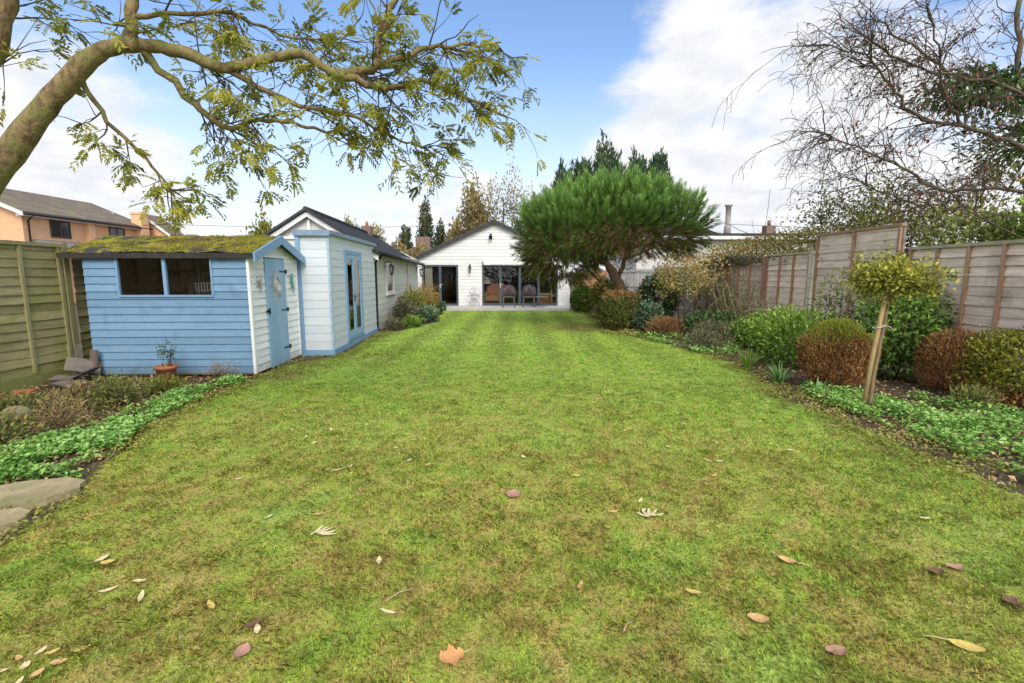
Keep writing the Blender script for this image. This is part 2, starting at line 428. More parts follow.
def lawncol(x, y):
    near = 1-ss(y, 2.0, 9.0)
    n1 = fbm(x, y, .8, 1); n2 = fbm(x, y, 2.3, 5); n3 = fbm(x, y, 8., 9)
    green = np.array([.215, .325, .04]); olive = np.array([.295, .305, .05]); brown = np.array([.28, .205, .07]); bright = np.array([.185, .35, .05]); far = np.array([.245, .345, .058])
    c = green[None]*np.ones((len(x), 1))
    c = c+(far-c)*(ss(y, 6, 14)*.8)[:, None]
    n4 = vn(x, y, 30., 60)
    o = ss(n1*.22+n2*.25+n3*.33+n4*.20+near*.14, .42, .62)*(.28+.5*near)
    c = c+(olive-c)*o[:, None]
    b = ss(n1*.1+n2*.15+n3*.4+n4*.35+near*.07, .53, .68)*(.25+.5*near)
    c = c+(brown-c)*b[:, None]
    g = ss(fbm(x, y, 1.6, 21), .58, .74)*.55*ss(n3, .35, .6)
    # lusher band near the borders
    g = np.maximum(g, .35*ss(x, 1.6, 3.2)*(1-ss(y, 7, 10))*ss(n2, .3, .6))
    c = c+(bright-c)*g[:, None]
    st = np.sin((x-(y-10)*.008)*2*math.pi/1.05)
    c = c*(1+.15*(st*ss(y, 5, 12)))[:, None]
    # worn earth by the shed door and along the edges; pine shade painted in
    w = (1-ss(np.abs(x+3.75), .15, .75))*ss(y, 6.6, 7.8)*(1-ss(y, 12, 14))*ss(n2, .3, .55)*.8
    w = np.maximum(w, (1-ss(np.abs(x-3.55), .1, .45))*ss(y, 3.2, 4.2)*(1-ss(y, 6.6, 7.6))*.55*ss(n3, .3, .6))
    w = np.maximum(w, (1-ss(np.hypot((x-2.2)/1.6, (y-14.6)/1.7), .3, 1.1))*.7*ss(n2, .25, .5))  # brownish shade under the pine crown, painted into the turf colour
    w = np.maximum(w, (1-ss(np.hypot((x+2.9)/.8, (y-9.4)/1.0), .2, 1.1))*.6*ss(n3, .4, .6))
    c = c+(np.array([.15, .115, .035])-c)*w[:, None]
    n5 = vn(x, y, 13., 71)  # dark shadow clumps painted into the turf at tuft scale
    c = c*(.50+.30*n3+.50*n4+.34*n5)[:, None]
    return np.minimum(c*(1.50+.20*near)[:, None]+np.array([0, 0, .016]), .85)

# turf sheet: a fine grid clipped to the lawn outline
gx = np.arange(-4.3, 4.3, .06); gy = np.arange(-1.2, 21.5, .06)
X, Y = np.meshgrid(gx, gy); nx, ny = len(gx), len(gy)
Z = .004+.014*(fbm(X.ravel(), Y.ravel(), 1.2, 30)-.4)
V = np.column_stack([X.ravel(), Y.ravel(), np.maximum(Z, .001)])
ii = (np.arange(ny-1)[:, None]*nx+np.arange(nx-1)[None]).ravel()
F = np.column_stack([ii, ii+1, ii+nx+1, ii+nx])
cx = V[F].mean(1); F = F[inpoly(cx[:, 0], cx[:, 1], LAWN)]
tag(npmesh('lawn', m_lawn, V, F, colr=lawncol(V[:, 0], V[:, 1])*.9, smooth=True), 'long mown garden lawn with mossy yellowing patches', kind='structure')

def blades(poly, zones):
    Vs = []; Cs = []
    for y0, y1, dens, h, w in zones:
        n = int(dens*8.4*(y1-y0)); x = rng.uniform(-4.2, 4.2, n); y = rng.uniform(y0, y1, n)
        k = inpoly(x+rng.normal(0, .07, n), y, poly); x = x[k]; y = y[k]; n = len(x)
        patch = fbm(x, y, 9.0, 40); tall = .25+1.5*patch**1.5+.5*fbm(x, y, 1.5, 44)
        hh = h*tall*rng.uniform(.5, 1.3, n); a = rng.uniform(0, 2*math.pi, n); ln = rng.uniform(.3, 1.8, n)*hh
        b = np.column_stack([np.cos(a), np.sin(a), 0*a]); q = np.column_stack([-np.sin(a), np.cos(a), 0*a])
        base = np.column_stack([x, y, np.full(n, .004)])
        ww = (w*rng.uniform(.6, 1.3, n))[:, None]
        tip = base+b*ln[:, None]*1.0+UP*hh[:, None]; mid = base+b*ln[:, None]*.35+UP*hh[:, None]*.62
        Vs.append(np.stack([base-q*ww*.5, base+q*ww*.5, mid+q*ww*.4, tip, mid-q*ww*.4], 1).reshape(-1, 3))
        c = lawncol(x, y)*rng.uniform(.65, 1.4, (n, 1))
        dry = rng.random(n) < .10+.14*(1-ss(y, 3, 8)); c[dry] = np.array([.36, .29, .09])*rng.uniform(.5, 1.1, (dry.sum(), 1))
        Cs.append(c)
    V = np.vstack(Vs); n = len(V)//5
    return V, np.arange(5*n).reshape(n, 5), np.vstack(Cs)
V, F, C = blades(LAWN, [(-1.0, 1.4, 600, .03, .006), (1.4, 2.6, 11000, .017, .0042), (2.6, 4.2, 7000, .017, .0055), (4.2, 7, 3600, .018, .0075), (7, 11, 1700, .019, .011), (11, 16, 900, .02, .017), (16, 21.4, 600, .02, .022)])
tag(npmesh('grass', m_grass, V, F, colr=C), 'short mown lawn grass with moss and dry yellow blades', 'grass', kind='stuff')

# little clover and weed rosettes within the turf
pts = np.column_stack([rng.uniform(-3.6, 3.6, 9000), 1.3+6.5*rng.random(9000)**1.3])
k = inpoly(pts[:, 0], pts[:, 1], LAWN) & (fbm(pts[:, 0], pts[:, 1], 1.0, 21) > .57); pts = pts[k]; n = len(pts)
A = rdir(n); A[:, 2] = np.abs(A[:, 2])*.4
m_clover = leafmat('clover_leaf', [(.07, .12, .025), (.12, .2, .04), (.2, .29, .07)], .3)
tag(leaves('clover', m_clover, None, np.column_stack([pts, rng.uniform(.01, .025, n)]), A, np.tile(UP, (n, 1))+rdir(n)*.4, rng.uniform(.012, .022, n), rng.uniform(.010, .018, n), rng.random(n)),
    'small bright green clover leaves in patches within the lawn', 'clover', kind='stuff')

# ------------------------------------------------------------------ plants
def lump(D, seed, amt, freq=3.):
    r = np.random.default_rng(seed); s = 0
    for k in range(7):
        w = r.normal(size=3)*freq; s = s+np.sin(D@w+r.uniform(0, 6.28))*r.uniform(.4, 1)
    return 1+amt*s/2.2

def crownpts(n, c, rad, seed, amt=.12, shell=.55, power=2., freq=3., bottom=-.9, stray=.05):
    """points and outward directions inside a lumpy superellipsoid"""
    D = rdir(int(n*1.6)); D = D[D[:, 2] > bottom][:n]; n = len(D)
    if power != 2.: 
        k = (np.abs(D)**power).sum(1)**(-1/power)
        E = D*k[:, None]
    else: E = D
    t = (shell+(1-shell)*rng.random(n)**.6)*lump(D, seed, amt, freq)*(1+.22*rng.random(n)*(rng.random(n) < stray))
    P = np.array(c)+E*t[:, None]*np.array(rad)
    return P, unit(D/np.array(rad)), t

def foliage(name, parent, mat, c, rad, n, L, W, seed=1, amt=.13, shell=.5, power=2., freq=3., bottom=-.9, upb=.3, rand=.8, lightbias=.35, floor=.01, droop=.15):
    P, D, t = crownpts(n, c, rad, seed, amt, shell, power, freq, bottom); n = len(P)
    k = P[:, 2] > floor; P = P[k]; D = D[k]; t = t[k]; n = len(P)
    A = unit(D+rdir(n)*rand+UP*upb); N = unit(D*.6+UP*.5+rdir(n)*.6)
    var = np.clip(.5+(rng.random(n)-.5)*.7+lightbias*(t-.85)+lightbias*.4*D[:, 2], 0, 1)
    return leaves(name, mat, parent, P, A, N, L*rng.uniform(.6, 1.25, n), W*rng.uniform(.7, 1.2, n), var, droop=droop)

def stems(name, parent, mat, base, top, n, r=.008, spread=.5, wig=.05):
    mb = MB()
    for _ in range(n):
        a = rnd.uniform(0, 6.28); q = rnd.uniform(0, 1)**.5
        p0 = Vector(base)+Vector((math.cos(a), math.sin(a), 0))*.08*rnd.random()
        p1 = Vector(base)+Vector((math.cos(a)*spread*q, math.sin(a)*spread*q, (top)*rnd.uniform(.6, 1)))
        pts = [p0.lerp(p1, i/4)+Vector((rnd.uniform(-wig, wig), rnd.uniform(-wig, wig), 0))*(0 < i) for i in range(5)]
        mb.tube(pts, [r, r*.85, r*.7, r*.55, r*.4], 5)
    return mb.build(name, mat, parent)

def shrub(name, label, cat, c, rad, n, L, W, mat, group=None, stem=True, stemmat=None, **kw):
    t = thing(name, label, cat, (c[0], c[1], 0), group=group)
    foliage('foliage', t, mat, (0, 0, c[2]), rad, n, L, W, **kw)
    if stem: stems('stem', t, stemmat or m_twig, (0, 0, -.02), c[2]+rad[2]*.5, 9, .010, min(rad[0], rad[1])*.7)
    return t

lm_rust = leafmat('rust_needles', [(.07, .034, .016), (.19, .09, .034), (.32, .165, .06), (.46, .26, .10)], .2, .8, 2.)
lm_limetop = leafmat('lime_tips', [(.12, .13, .02), (.22, .24, .03), (.34, .34, .05)], .3, .6, 2.)
lm_rhodo = leafmat('glossy_green', [(.018, .04, .010), (.05, .11, .02), (.10, .20, .035), (.2, .32, .07)], .15, .32, 2., spec=.5)
lm_rhodo2 = leafmat('fresh_evergreen', [(.025, .05, .012), (.07, .13, .022), (.14, .24, .04), (.26, .37, .08)], .25, .4, 2., spec=.4)
lm_lush = leafmat('lush_green', [(.03, .065, .012), (.08, .15, .022), (.16, .26, .04), (.28, .37, .08)], .3, .5, 2.)
lm_hedgey = leafmat('yellow_green_hedge', [(.05, .055, .012), (.14, .15, .022), (.27, .26, .04), (.40, .36, .07)], .3, .55, 2.5)
lm_dark = leafmat('dark_evergreen', [(.012, .024, .010), (.03, .06, .018), (.06, .11, .03), (.10, .16, .045)], .15, .45, 1.5, spec=.4)
lm_cover = leafmat('ground_cover_leaf', [(.05, .11, .022), (.12, .25, .045), (.21, .37, .08), (.33, .48, .16)], .3, .5, 1.6)
lm_gold = leafmat('gold_pink_leaf', [(.16, .17, .05), (.36, .34, .10), (.55, .42, .19), (.58, .30, .2)], .35, .6, 1.6, .7)
lm_lime = leafmat('lime_leaf', [(.08, .085, .018), (.18, .185, .03), (.30, .29, .05), (.44, .39, .09)], .35, .5, 3.)
lm_mixhedge = leafmat('mixed_autumn_hedge', [(.07, .08, .018), (.15, .16, .035), (.24, .19, .055), (.33, .19, .06)], .25, .6, .9, .7)
lm_olive = leafmat('olive_leaf', [(.055, .07, .015), (.12, .135, .025), (.21, .21, .04), (.30, .27, .055)], .35, .5, 1.)
lm_dry = leafmat('dry_stem_leaf', [(.09, .055, .03), (.21, .135, .065), (.32, .23, .11), (.26, .26, .08)], .2, .8, 2.)
lm_perennial = leafmat('tired_perennial', [(.05, .065, .02), (.12, .15, .04), (.21, .23, .065), (.30, .20, .08)], .25, .7, 2., .7)
lm_heath = leafmat('dark_heather', [(.045, .03, .025), (.08, .07, .045), (.12, .12, .06), (.18, .15, .09)], .15, .8, 2.)
lm_glauc = leafmat('blue_green_leaf', [(.03, .05, .025), (.07, .12, .06), (.14, .20, .11), (.24, .30, .19)], .2, .5, 2.)
lm_strap = leafmat('strap_leaf', [(.04, .11, .03), (.10, .22, .05), (.2, .33, .12), (.36, .45, .24)], .25, .4, 2.)
lm_litter = leafmat('leaf_litter', [(.07, .045, .025), (.18, .105, .05), (.3, .19, .09), (.42, .31, .16)], .1, .8, 3.)
lm_bright = leafmat('shrub_beyond', [(.04, .05, .015), (.09, .115, .03), (.16, .19, .05), (.27, .27, .08)], .3, .5, 1.2)

def clipped(name, label, c, rad, n, group=None, power=2.6, topmat=lm_limetop, sidemat=lm_rust, topfrac=.12, L=.045, W=.012):
    """a clipped bush: brown twiggy sides and a greener freshly grown top"""
    t = thing(name, label, 'bush', (c[0], c[1], 0), group=group)
    P, D, tt = crownpts(n, (0, 0, c[2]), rad, 3+int(c[0]*10), .05, .6, power, 4.); k = P[:, 2] > .03; P, D, tt = P[k], D[k], tt[k]; m = len(P)
    topm = ((P[:, 2]-c[2])/rad[2]+.25*rng.normal(size=m)*.6 > 1-topfrac*4) 
    for nm, kk, mat, up in (('twiggy_side', ~topm, sidemat, .9), ('green_top', topm, topmat, .6)):
        p = P[kk]; d = D[kk]; q = len(p)
        if q < 400: continue
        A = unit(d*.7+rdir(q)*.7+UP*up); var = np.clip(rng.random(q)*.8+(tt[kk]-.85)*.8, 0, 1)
        leaves(nm, mat, t, p, A, unit(d+rdir(q)*.5), L*rng.uniform(.6, 1.5, q), W*rng.uniform(.7, 1.3, q), var)
    stems('stem', t, m_twig, (0, 0, 0), c[2], 22, .008, rad[0]*.75)
    return t

clipped('clipped_bush', 'rust brown clipped ball bush with a lime green top beside the staked standard tree', (4.62, 6.75, .47), (.47, .45, .49), 16000, power=2.15)
clipped('clipped_bush', 'rust brown clipped bush pressed against the end of the yellow green hedge', (6.1, 6.5, .42), (.40, .42, .44), 8000, topfrac=.02, power=2.3)
t = clipped('clipped_hedge', 'squared yellow green clipped hedge bush below the grey fence, brown at its foot', (6.5, 5.75, .44), (.74, .55, .47), 13000, power=4., topmat=lm_hedgey, topfrac=.36, L=.042, W=.024)
t['category'] = 'hedge'
clipped('clipped_bush', 'dark green clipped ball bush with browned flat top under the pine trunk', (3.18, 14.2, .55), (.60, .58, .56), 9000, power=3., topmat=leafmat('browned_top', [(.14, .075, .03), (.28, .14, .05), (.34, .2, .08)], .2), sidemat=leafmat('dull_green_side', [(.03, .035, .012), (.075, .09, .022), (.13, .14, .035), (.16, .11, .04)], .2, .6, 2.), topfrac=.06, L=.07, W=.03)

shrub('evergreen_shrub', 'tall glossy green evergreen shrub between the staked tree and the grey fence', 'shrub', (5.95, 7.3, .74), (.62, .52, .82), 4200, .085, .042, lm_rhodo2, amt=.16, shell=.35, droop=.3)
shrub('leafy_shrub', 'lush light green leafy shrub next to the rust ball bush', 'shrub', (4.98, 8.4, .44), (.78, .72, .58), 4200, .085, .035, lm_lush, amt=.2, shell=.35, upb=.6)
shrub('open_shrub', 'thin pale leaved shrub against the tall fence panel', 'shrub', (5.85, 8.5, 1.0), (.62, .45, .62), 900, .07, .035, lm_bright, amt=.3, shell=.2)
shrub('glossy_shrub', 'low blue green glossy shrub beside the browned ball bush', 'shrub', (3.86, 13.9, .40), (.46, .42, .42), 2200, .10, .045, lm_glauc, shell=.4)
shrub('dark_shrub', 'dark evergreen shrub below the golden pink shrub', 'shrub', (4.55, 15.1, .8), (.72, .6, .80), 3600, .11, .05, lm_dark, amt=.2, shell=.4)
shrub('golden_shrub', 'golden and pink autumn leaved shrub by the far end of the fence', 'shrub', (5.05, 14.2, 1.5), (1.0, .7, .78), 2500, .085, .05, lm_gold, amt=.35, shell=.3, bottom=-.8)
shrub('rounded_shrub', 'dark round leafy shrub at the end of the patio', 'shrub', (3.05, 20.6, .56), (.56, .5, .58), 3600, .10, .05, leafmat('mid_green', [(.03, .055, .012), (.08, .14, .022), (.15, .23, .04)], .2), amt=.1, shell=.5)
shrub('yellowing_shrub', 'yellow green shrub behind the pine trunk by the round shrub', 'shrub', (3.55, 18.0, .75), (.7, .5, .72), 2600, .10, .05, lm_olive, amt=.2, shell=.4)
shrub('brown_fern', 'low rust brown ferny clump at the lawn edge in front of the far fence', 'fern', (4.0, 12.5, .16), (.5, .42, .32), 2100, .14, .016, leafmat('dark_rust_fern', [(.05, .025, .014), (.13, .065, .03), (.22, .12, .05), (.27, .17, .07)], .2, .8, 2.), stem=False, amt=.2, shell=.2, upb=.9)
shrub('heather_clump', 'dark purplish heather clump below the climbers', 'shrub', (4.75, 11.2, .2), (.6, .45, .34), 2600, .07, .016, lm_heath, stem=False, amt=.25, shell=.25, upb=.7)
shrub('heather_clump', 'grey brown heather mound spilling to the lawn edge', 'shrub', (4.15, 10.2, .16), (.48, .36, .26), 1900, .07, .016, lm_heath, stem=False, amt=.25, shell=.25, upb=.7)
shrub('lavender_bush', 'small grey green bush at the foot of the yellow green hedge', 'shrub', (5.55, 5.6, .12), (.26, .2, .16), 900, .06, .014, lm_perennial, stem=False, amt=.2, shell=.2, upb=.8)
shrub('perennial_clump', 'green leafy clump below the fence beside the heather', 'plant', (5.5, 10.4, .3), (.7, .6, .42), 2600, .10, .05, lm_lush, stem=False, amt=.25, shell=.3)
shrub('perennial_clump', 'shaded leafy clump under the climbing shrub', 'plant', (5.1, 12.4, .28), (.8, .6, .38), 2300, .10, .045, lm_dark, stem=False, amt=.25, shell=.3)

def strapplant(name, label, loc, n, L, W, mat, cat='plant', spread=.8):
    t = thing(name, label, cat, (loc[0], loc[1], 0))
    mb = MB()
    for i in range(n):
        a = rnd.uniform(0, 6.28); ln = L*rnd.uniform(.6, 1.1); sp = spread*rnd.uniform(.3, 1.1); w = W*rnd.uniform(.7, 1.2)
        d = Vector((math.cos(a), math.sin(a), 0)); sd = Vector((-d.y, d.x, 0)); var = rnd.random(); prev = None
        for k in range(6):
            s = k/5; p = d*(.04+ln*sp*s**1.2)+Vector((0, 0, ln*(s-.62*sp*s*s*1.1))); ww = w*(1-s**2.5)*(.6+.8*s*(1-s)*2)
            cur = (p-sd*ww/2, p+sd*ww/2)
            if prev: mb.face((prev[0], prev[1], cur[1], cur[0]), var)
            prev = cur
    mb.build('leaf_rosette', mat, t)
    return t
strapplant('strap_leaved_plant', 'arching strap leaved plant at the lawn edge beside the rust ball bush', (3.98, 7.0), 46, .42, .028, lm_strap)
strapplant('strap_leaved_plant', 'upright spiky leaved plant at the lawn edge next to the lush green shrub', (4.0, 8.0), 60, .5, .022, lm_lush, spread=.55)
strapplant('strap_leaved_plant', 'pale green broad strap leaved clump between lawn and rust ball bush', (4.12, 6.35), 34, .30, .04, lm_strap)

lm_edge = leafmat('edge_weed', [(.08, .075, .02), (.17, .17, .035), (.25, .27, .05), (.30, .25, .09)], .25, .7, 3., .7)
# ground cover carpets
def carpet(name, label, poly, n, L, W, mat, h=.12, seed=0):
    p = polypts(poly, n); x, y = p[:, 0], p[:, 1]
    k = fbm(x, y, 2.2, seed)+.24*(vn(x, y, 9., seed)-.5) > .45; x, y = x[k], y[k]; n = len(x)
    k = (np.hypot((x+3.62)/.46, (y-3.27)/.30) > 1) & (np.hypot((x+3.42)/.29, (y-2.86)/.22) > 1); x, y = x[k], y[k]; n = len(x)
    z = .012+h*rng.random(n)**1.2*ss(fbm(x, y, 2.2, seed), .3, .6)
    A = rdir(n); A[:, 2] = A[:, 2]*.35+.1
    return tag(leaves(name, mat, None, np.column_stack([x, y, z]), A, np.tile(UP, (n, 1))+rdir(n)*.5, L*rng.uniform(.6, 1.3, n), W*rng.uniform(.6, 1.3, n), np.clip(rng.random(n)*.7+z/h*.35, 0, 1)), label, 'ground cover', kind='stuff')
carpet('ground_cover', 'bright green low ground cover between the lawn and the hedge bushes', [(3.92, 2.2), (6.3, 2.4), (6.3, 5.0), (5.4, 5.5), (5.3, 6.1), (4.5, 6.3), (3.95, 6.5), (3.78, 5.9), (3.95, 5.2), (4.0, 4.2)], 17000, .045, .034, lm_cover, .13, 3)
carpet('ground_cover', 'bright green ground cover strip beside the heather mounds', [(3.75, 9.7), (4.3, 9.3), (4.9, 10.2), (4.8, 11.6), (4.2, 12.2), (3.15, 12.4), (3.3, 11.6)], 3200, .065, .045, lm_cover, .14, 2)
carpet('ground_cover', 'bright green ground cover along the lawn edge before the blue shed', [(-3.3, 3.6), (-3.62, 4.3), (-3.9, 5.0), (-4.02, 6.2), (-3.98, 7.1), (-4.25, 7.2), (-4.5, 6.4), (-4.45, 5.5), (-4.35, 4.9), (-4.6, 4.0), (-4.3, 3.3)], 8500, .045, .034, lm_cover, .10, 4)
carpet('sparse_weeds', 'sparse weeds and creeping green between the border plants by the green fence', [(-4.3, 3.2), (-6.8, 3.2), (-6.8, 7.2), (-4.3, 7.2)], 5500, .05, .03, lm_perennial, .10, 8)
carpet('edge_weeds', 'creeping weeds fringing the bare edge of the lawn', [(3.5, 2.2), (4.15, 2.2), (4.15, 5.3), (4.0, 6.9), (4.3, 8.8), (3.9, 10.4), (3.7, 8.6), (3.4, 6.1), (3.5, 5)], 5500, .034, .02, lm_edge, .05, 12)
carpet('edge_weeds', 'thin weeds and moss on the trodden strip by the shed door', [(-4.15, 7.2), (-3.6, 7.3), (-3.4, 9.3), (-3.3, 13.4), (-3.7, 13.5), (-3.55, 9.6), (-4.12, 9.3)], 2600, .035, .02, lm_edge, .04, 15)
carpet('edge_weeds', 'creeping weeds fringing the lawn beside the stepping stones', [(-2.85, 2.0), (-3.3, 2.0), (-3.75, 4.0), (-4.1, 5.4), (-4.1, 7.1), (-3.7, 7.1), (-3.7, 5.2), (-3.1, 3.3)], 3800, .034, .02, lm_edge, .05, 17)
carpet('edge_weeds', 'straggling weeds along the lawn edge below the pine', [(2.45, 13.0), (3.2, 12.0), (3.6, 12.6), (3.5, 15), (3.4, 20.5), (2.8, 20.5), (3.0, 18), (2.7, 15)], 2600, .06, .035, lm_edge, .07, 19)
def litter(name, label, poly, n):
    p = polypts(poly, n); A = rdir(n); A[:, 2] *= .25
    tag(leaves(name, lm_litter, None, np.column_stack([p, rng.uniform(.002, .03, n)]), A, np.tile(UP, (n, 1))+rdir(n)*.4, rng.uniform(.02, .07, n), rng.uniform(.015, .045, n), rng.random(n)), label, 'leaf litter', kind='stuff')
litter('leaf_litter', 'brown fallen leaf litter on the soil by the green fence and shed', [(-3.9, 7.45), (-6.9, 7.35), (-6.9, 2.6), (-3.3, 2.6), (-3.6, 4.2), (-3.95, 5.5)], 6500)
litter('leaf_litter', 'brown fallen leaf litter under the shrubs along the weathered fence', [(3.7, 2.4), (6.4, 2.4), (6.4, 16), (3.0, 16), (3.0, 13), (3.7, 11), (4.0, 8.6), (3.7, 7), (3.6, 6)], 9000)

# border before the shed
for lab, c, rad, n, L, W, mt in (
    ('straggly brown stemmed perennial clump at the lawn edge beside the stone slab', (-4.72, 4.85, .12), (.20, .20, .26), 420, .09, .009, lm_dry),
    ('tired green and brown bushy perennial in the middle of the shed border', (-4.95, 5.85, .12), (.34, .28, .22), 900, .06, .022, lm_perennial),
    ('low olive green spreading perennial near the terracotta pot', (-4.75, 6.45, .07), (.3, .22, .14), 700, .05, .025, lm_olive),
    ('straw coloured dead perennial by the wall of the blue shed', (-4.45, 7.2, .10), (.26, .12, .20), 420, .08, .008, lm_dry),
    ('leafy green perennial clump close to the green stained fence', (-5.75, 5.3, .08), (.3, .28, .16), 600, .06, .026, lm_perennial),
    ('brown and olive sprawling perennial at the frame edge of the border', (-4.85, 4.35, .10), (.3, .25, .20), 700, .06, .02, lm_perennial),
    ('rusty low perennial near the heap of slates', (-5.7, 6.2, .06), (.28, .2, .13), 420, .06, .018, lm_dry)):
    shrub('border_perennial', lab, 'plant', c, rad, n, L, W, mt, stemmat=m_twig2, amt=.35, shell=.05, upb=.8, group='perennials in the shed border')

# annexe border
for lab, c, rad, n, L, W, mt in (
    ('bronze leaved bushy plant under the white annexe window', (-3.45, 15.3, .4), (.38, .5, .48), 1500, .10, .03, lm_heath),
    ('tall green feathery plant against the annexe wall', (-3.5, 16.8, .55), (.45, .55, .62), 1900, .12, .03, lm_olive),
    ('orange tinted grassy plant by the corner of the annexe', (-3.35, 18.6, .6), (.45, .55, .66), 1700, .14, .025, leafmat('orange_tinted', [(.14, .12, .03), (.28, .2, .05), (.42, .22, .08)], .3)),
    ('silvery blue green mound plant at the lawn edge', (-2.95, 16.5, .26), (.38, .45, .28), 1600, .09, .05, lm_glauc),
    ('low bright green plant before the blue doors border', (-3.1, 14.7, .15), (.3, .4, .2), 900, .08, .045, lm_lush),
    ('dark green rounded plant at the patio edge', (-3.1, 19.4, .26), (.4, .4, .28), 1100, .09, .05, lm_dark),
    ('dull brown low plant in the gravel by the dark downpipe', (-3.5, 14.1, .14), (.3, .4, .2), 800, .08, .02, lm_heath)):
    shrub('border_plant', lab, 'plant', c, rad, n, L, W, mt, stemmat=m_twig2, amt=.25, shell=.2, upb=.6, group='plants along the annexe wall')

# ------------------------------------------------------------------ branch growing
def jittered(pts, sub=4, wig=.03):
    P = [Vector(p) for p in pts]; out = []
    for i in range(len(P)-1):
        p0 = P[max(i-1, 0)]; p1 = P[i]; p2 = P[i+1]; p3 = P[min(i+2, len(P)-1)]
        for k in range(sub):
            t = k/sub
            q = .5*((2*p1)+(p2-p0)*t+(2*p0-5*p1+4*p2-p3)*t*t+(3*p1-p0-3*p2+p3)*t**3)
            out.append(q+Vector((rnd.uniform(-wig, wig), rnd.uniform(-wig, wig), rnd.uniform(-wig, wig)))*(1 if (i or k) else 0))
    out.append(P[-1]); return out
def limb(mb, pts, r0, r1, k=10, sub=5, wig=.02, bumps=.08):
    p = jittered(pts, sub, wig); n = len(p)
    if isinstance(r0, list): rad = [float(np.interp(i/(n-1)*(len(r0)-1), range(len(r0)), r0))*(1+bumps*rnd.uniform(-1, 1)) for i in range(n)]
    else: rad = [(r0+(r1-r0)*(i/(n-1))**.8)*(1+bumps*rnd.uniform(-1, 1)) for i in range(n)]
    mb.tube(p, rad, k); return p, rad
def twig(mb, tips, p, d, L, r, level, grav=-.25, wig=.35, kids=(2, 4), seg=6, minr=.003, spread=.9):
    pts = [Vector(p)]; d = Vector(d).normalized(); st = L/seg
    for i in range(seg):
        d = (d+Vector((rnd.gauss(0, 1), rnd.gauss(0, 1), rnd.gauss(0, 1)))*wig*.5+Vector((0, 0, grav))*(.3+i/seg)*.5).normalized()
        pts.append(pts[-1]+d*st)
    mb.tube(pts, [max(minr, r*(1-.75*i/seg)) for i in range(seg+1)], 5 if r > .012 else 4, cap=False)
    if level > 0:
        for _ in range(rnd.randint(*kids)):
            i = rnd.randint(1, seg-1); dd = (pts[i+1]-pts[i]).normalized()
            nd = (dd+Vector((rnd.gauss(0, 1), rnd.gauss(0, 1), rnd.gauss(0, 1)))*spread).normalized()
            twig(mb, tips, pts[i], nd, L*rnd.uniform(.4, .75), r*.55, level-1, grav, wig, kids, seg, minr, spread)
    tips.append((pts[-1], (pts[-1]-pts[-2]).normalized(), level)); tips.append((pts[-3], (pts[-2]-pts[-3]).normalized(), level))

# overhanging tree: big limbs reaching over the lawn from a trunk outside the view
ot = thing('overhanging_tree', 'mossy barked tree whose long limb with small olive leaflets overhangs the lawn', 'tree', (-5.3, 3.9, 0))
O = Vector((-5.3, 3.9, 0)); rel = lambda pts: [Vector(p)-O for p in pts]
mb = MB(); tips = []
limb(mb, rel([(-5.3, 3.9, -.1), (-5.28, 3.9, .5), (-5.2, 3.9, 1.1), (-5.05, 3.9, 1.5)]), .26, .18, 14, wig=.01)
A1, r1_ = limb(mb, rel([(-5.12, 3.9, 1.2), (-4.57, 3.9, 1.8), (-4.05, 3.95, 2.45), (-3.79, 3.97, 2.76), (-3.54, 4.0, 3.04), (-3.29, 4.02, 3.28), (-3.12, 4.05, 3.37), (-3.0, 4.07, 3.39), (-2.79, 4.1, 3.39), (-2.58, 4.12, 3.35), (-2.46, 4.15, 3.29), (-2.32, 4.17, 3.27), (-2.13, 4.2, 3.32), (-1.94, 4.22, 3.37), (-1.75, 4.25, 3.41), (-1.66, 4.28, 3.38), (-1.53, 4.3, 3.29), (-1.42, 4.35, 3.27)]), [0.13, 0.102, 0.092, 0.086, 0.078, 0.066, 0.056, 0.051, 0.05, 0.047, 0.044, 0.041, 0.039, 0.038, 0.036, 0.036, 0.035, 0.03], 0, 14, wig=.006, bumps=.07, sub=4)
A2, r2_ = limb(mb, rel([(-5.1, 3.85, 1.5), (-4.7, 3.9, 2.4), (-4.12, 3.95, 3.1), (-3.86, 3.95, 3.66), (-3.7, 4, 4.5)]), .11, .07, 12)
A3, r3_ = limb(mb, rel([(-3.03, 4.06, 3.385), (-3.0, 4.1, 3.5), (-2.97, 4.1, 3.8), (-2.8, 4.2, 4.4)]), .052, .034, 10)
A4, r4_ = limb(mb, rel([(-1.46, 4.335, 3.275), (-1.34, 4.4, 3.33), (-1.16, 4.42, 3.40), (-1.12, 4.4, 3.62), (-1.0, 4.5, 3.95)]), .045, .022, 8)
A5, r5_ = limb(mb, rel([(-1.46, 4.335, 3.275), (-1.1, 4.45, 3.22), (-.75, 4.6, 3.32), (-.4, 4.75, 3.22), (-.05, 4.85, 3.10)]), .035, .010, 7)
A6, r6_ = limb(mb, rel([(-2.93, 4.08, 3.385), (-2.62, 4.2, 3.0), (-2.4, 4.25, 2.84), (-2.1, 4.35, 2.92), (-1.8, 4.45, 2.90), (-1.5, 4.6, 2.86)]), .035, .010, 7)
A7, r7_ = limb(mb, rel([(-2.36, 4.165, 3.275), (-1.9, 4.3, 3.06), (-1.4, 4.5, 2.98), (-1.05, 4.7, 2.86), (-.8, 4.8, 2.78)]), .026, .007, 6)
A8, r8_ = limb(mb, rel([(-3.4, 4.03, 3.15), (-3.35, 4.2, 2.85), (-3.15, 4.35, 2.55), (-3.0, 4.4, 2.3)]), .024, .007, 6)
A9, r9_ = limb(mb, rel([(-1.35, 4.40, 3.28), (-.8, 4.5, 3.55), (-.45, 4.6, 3.62), (-.1, 4.7, 3.70)]), .028, .008, 6)
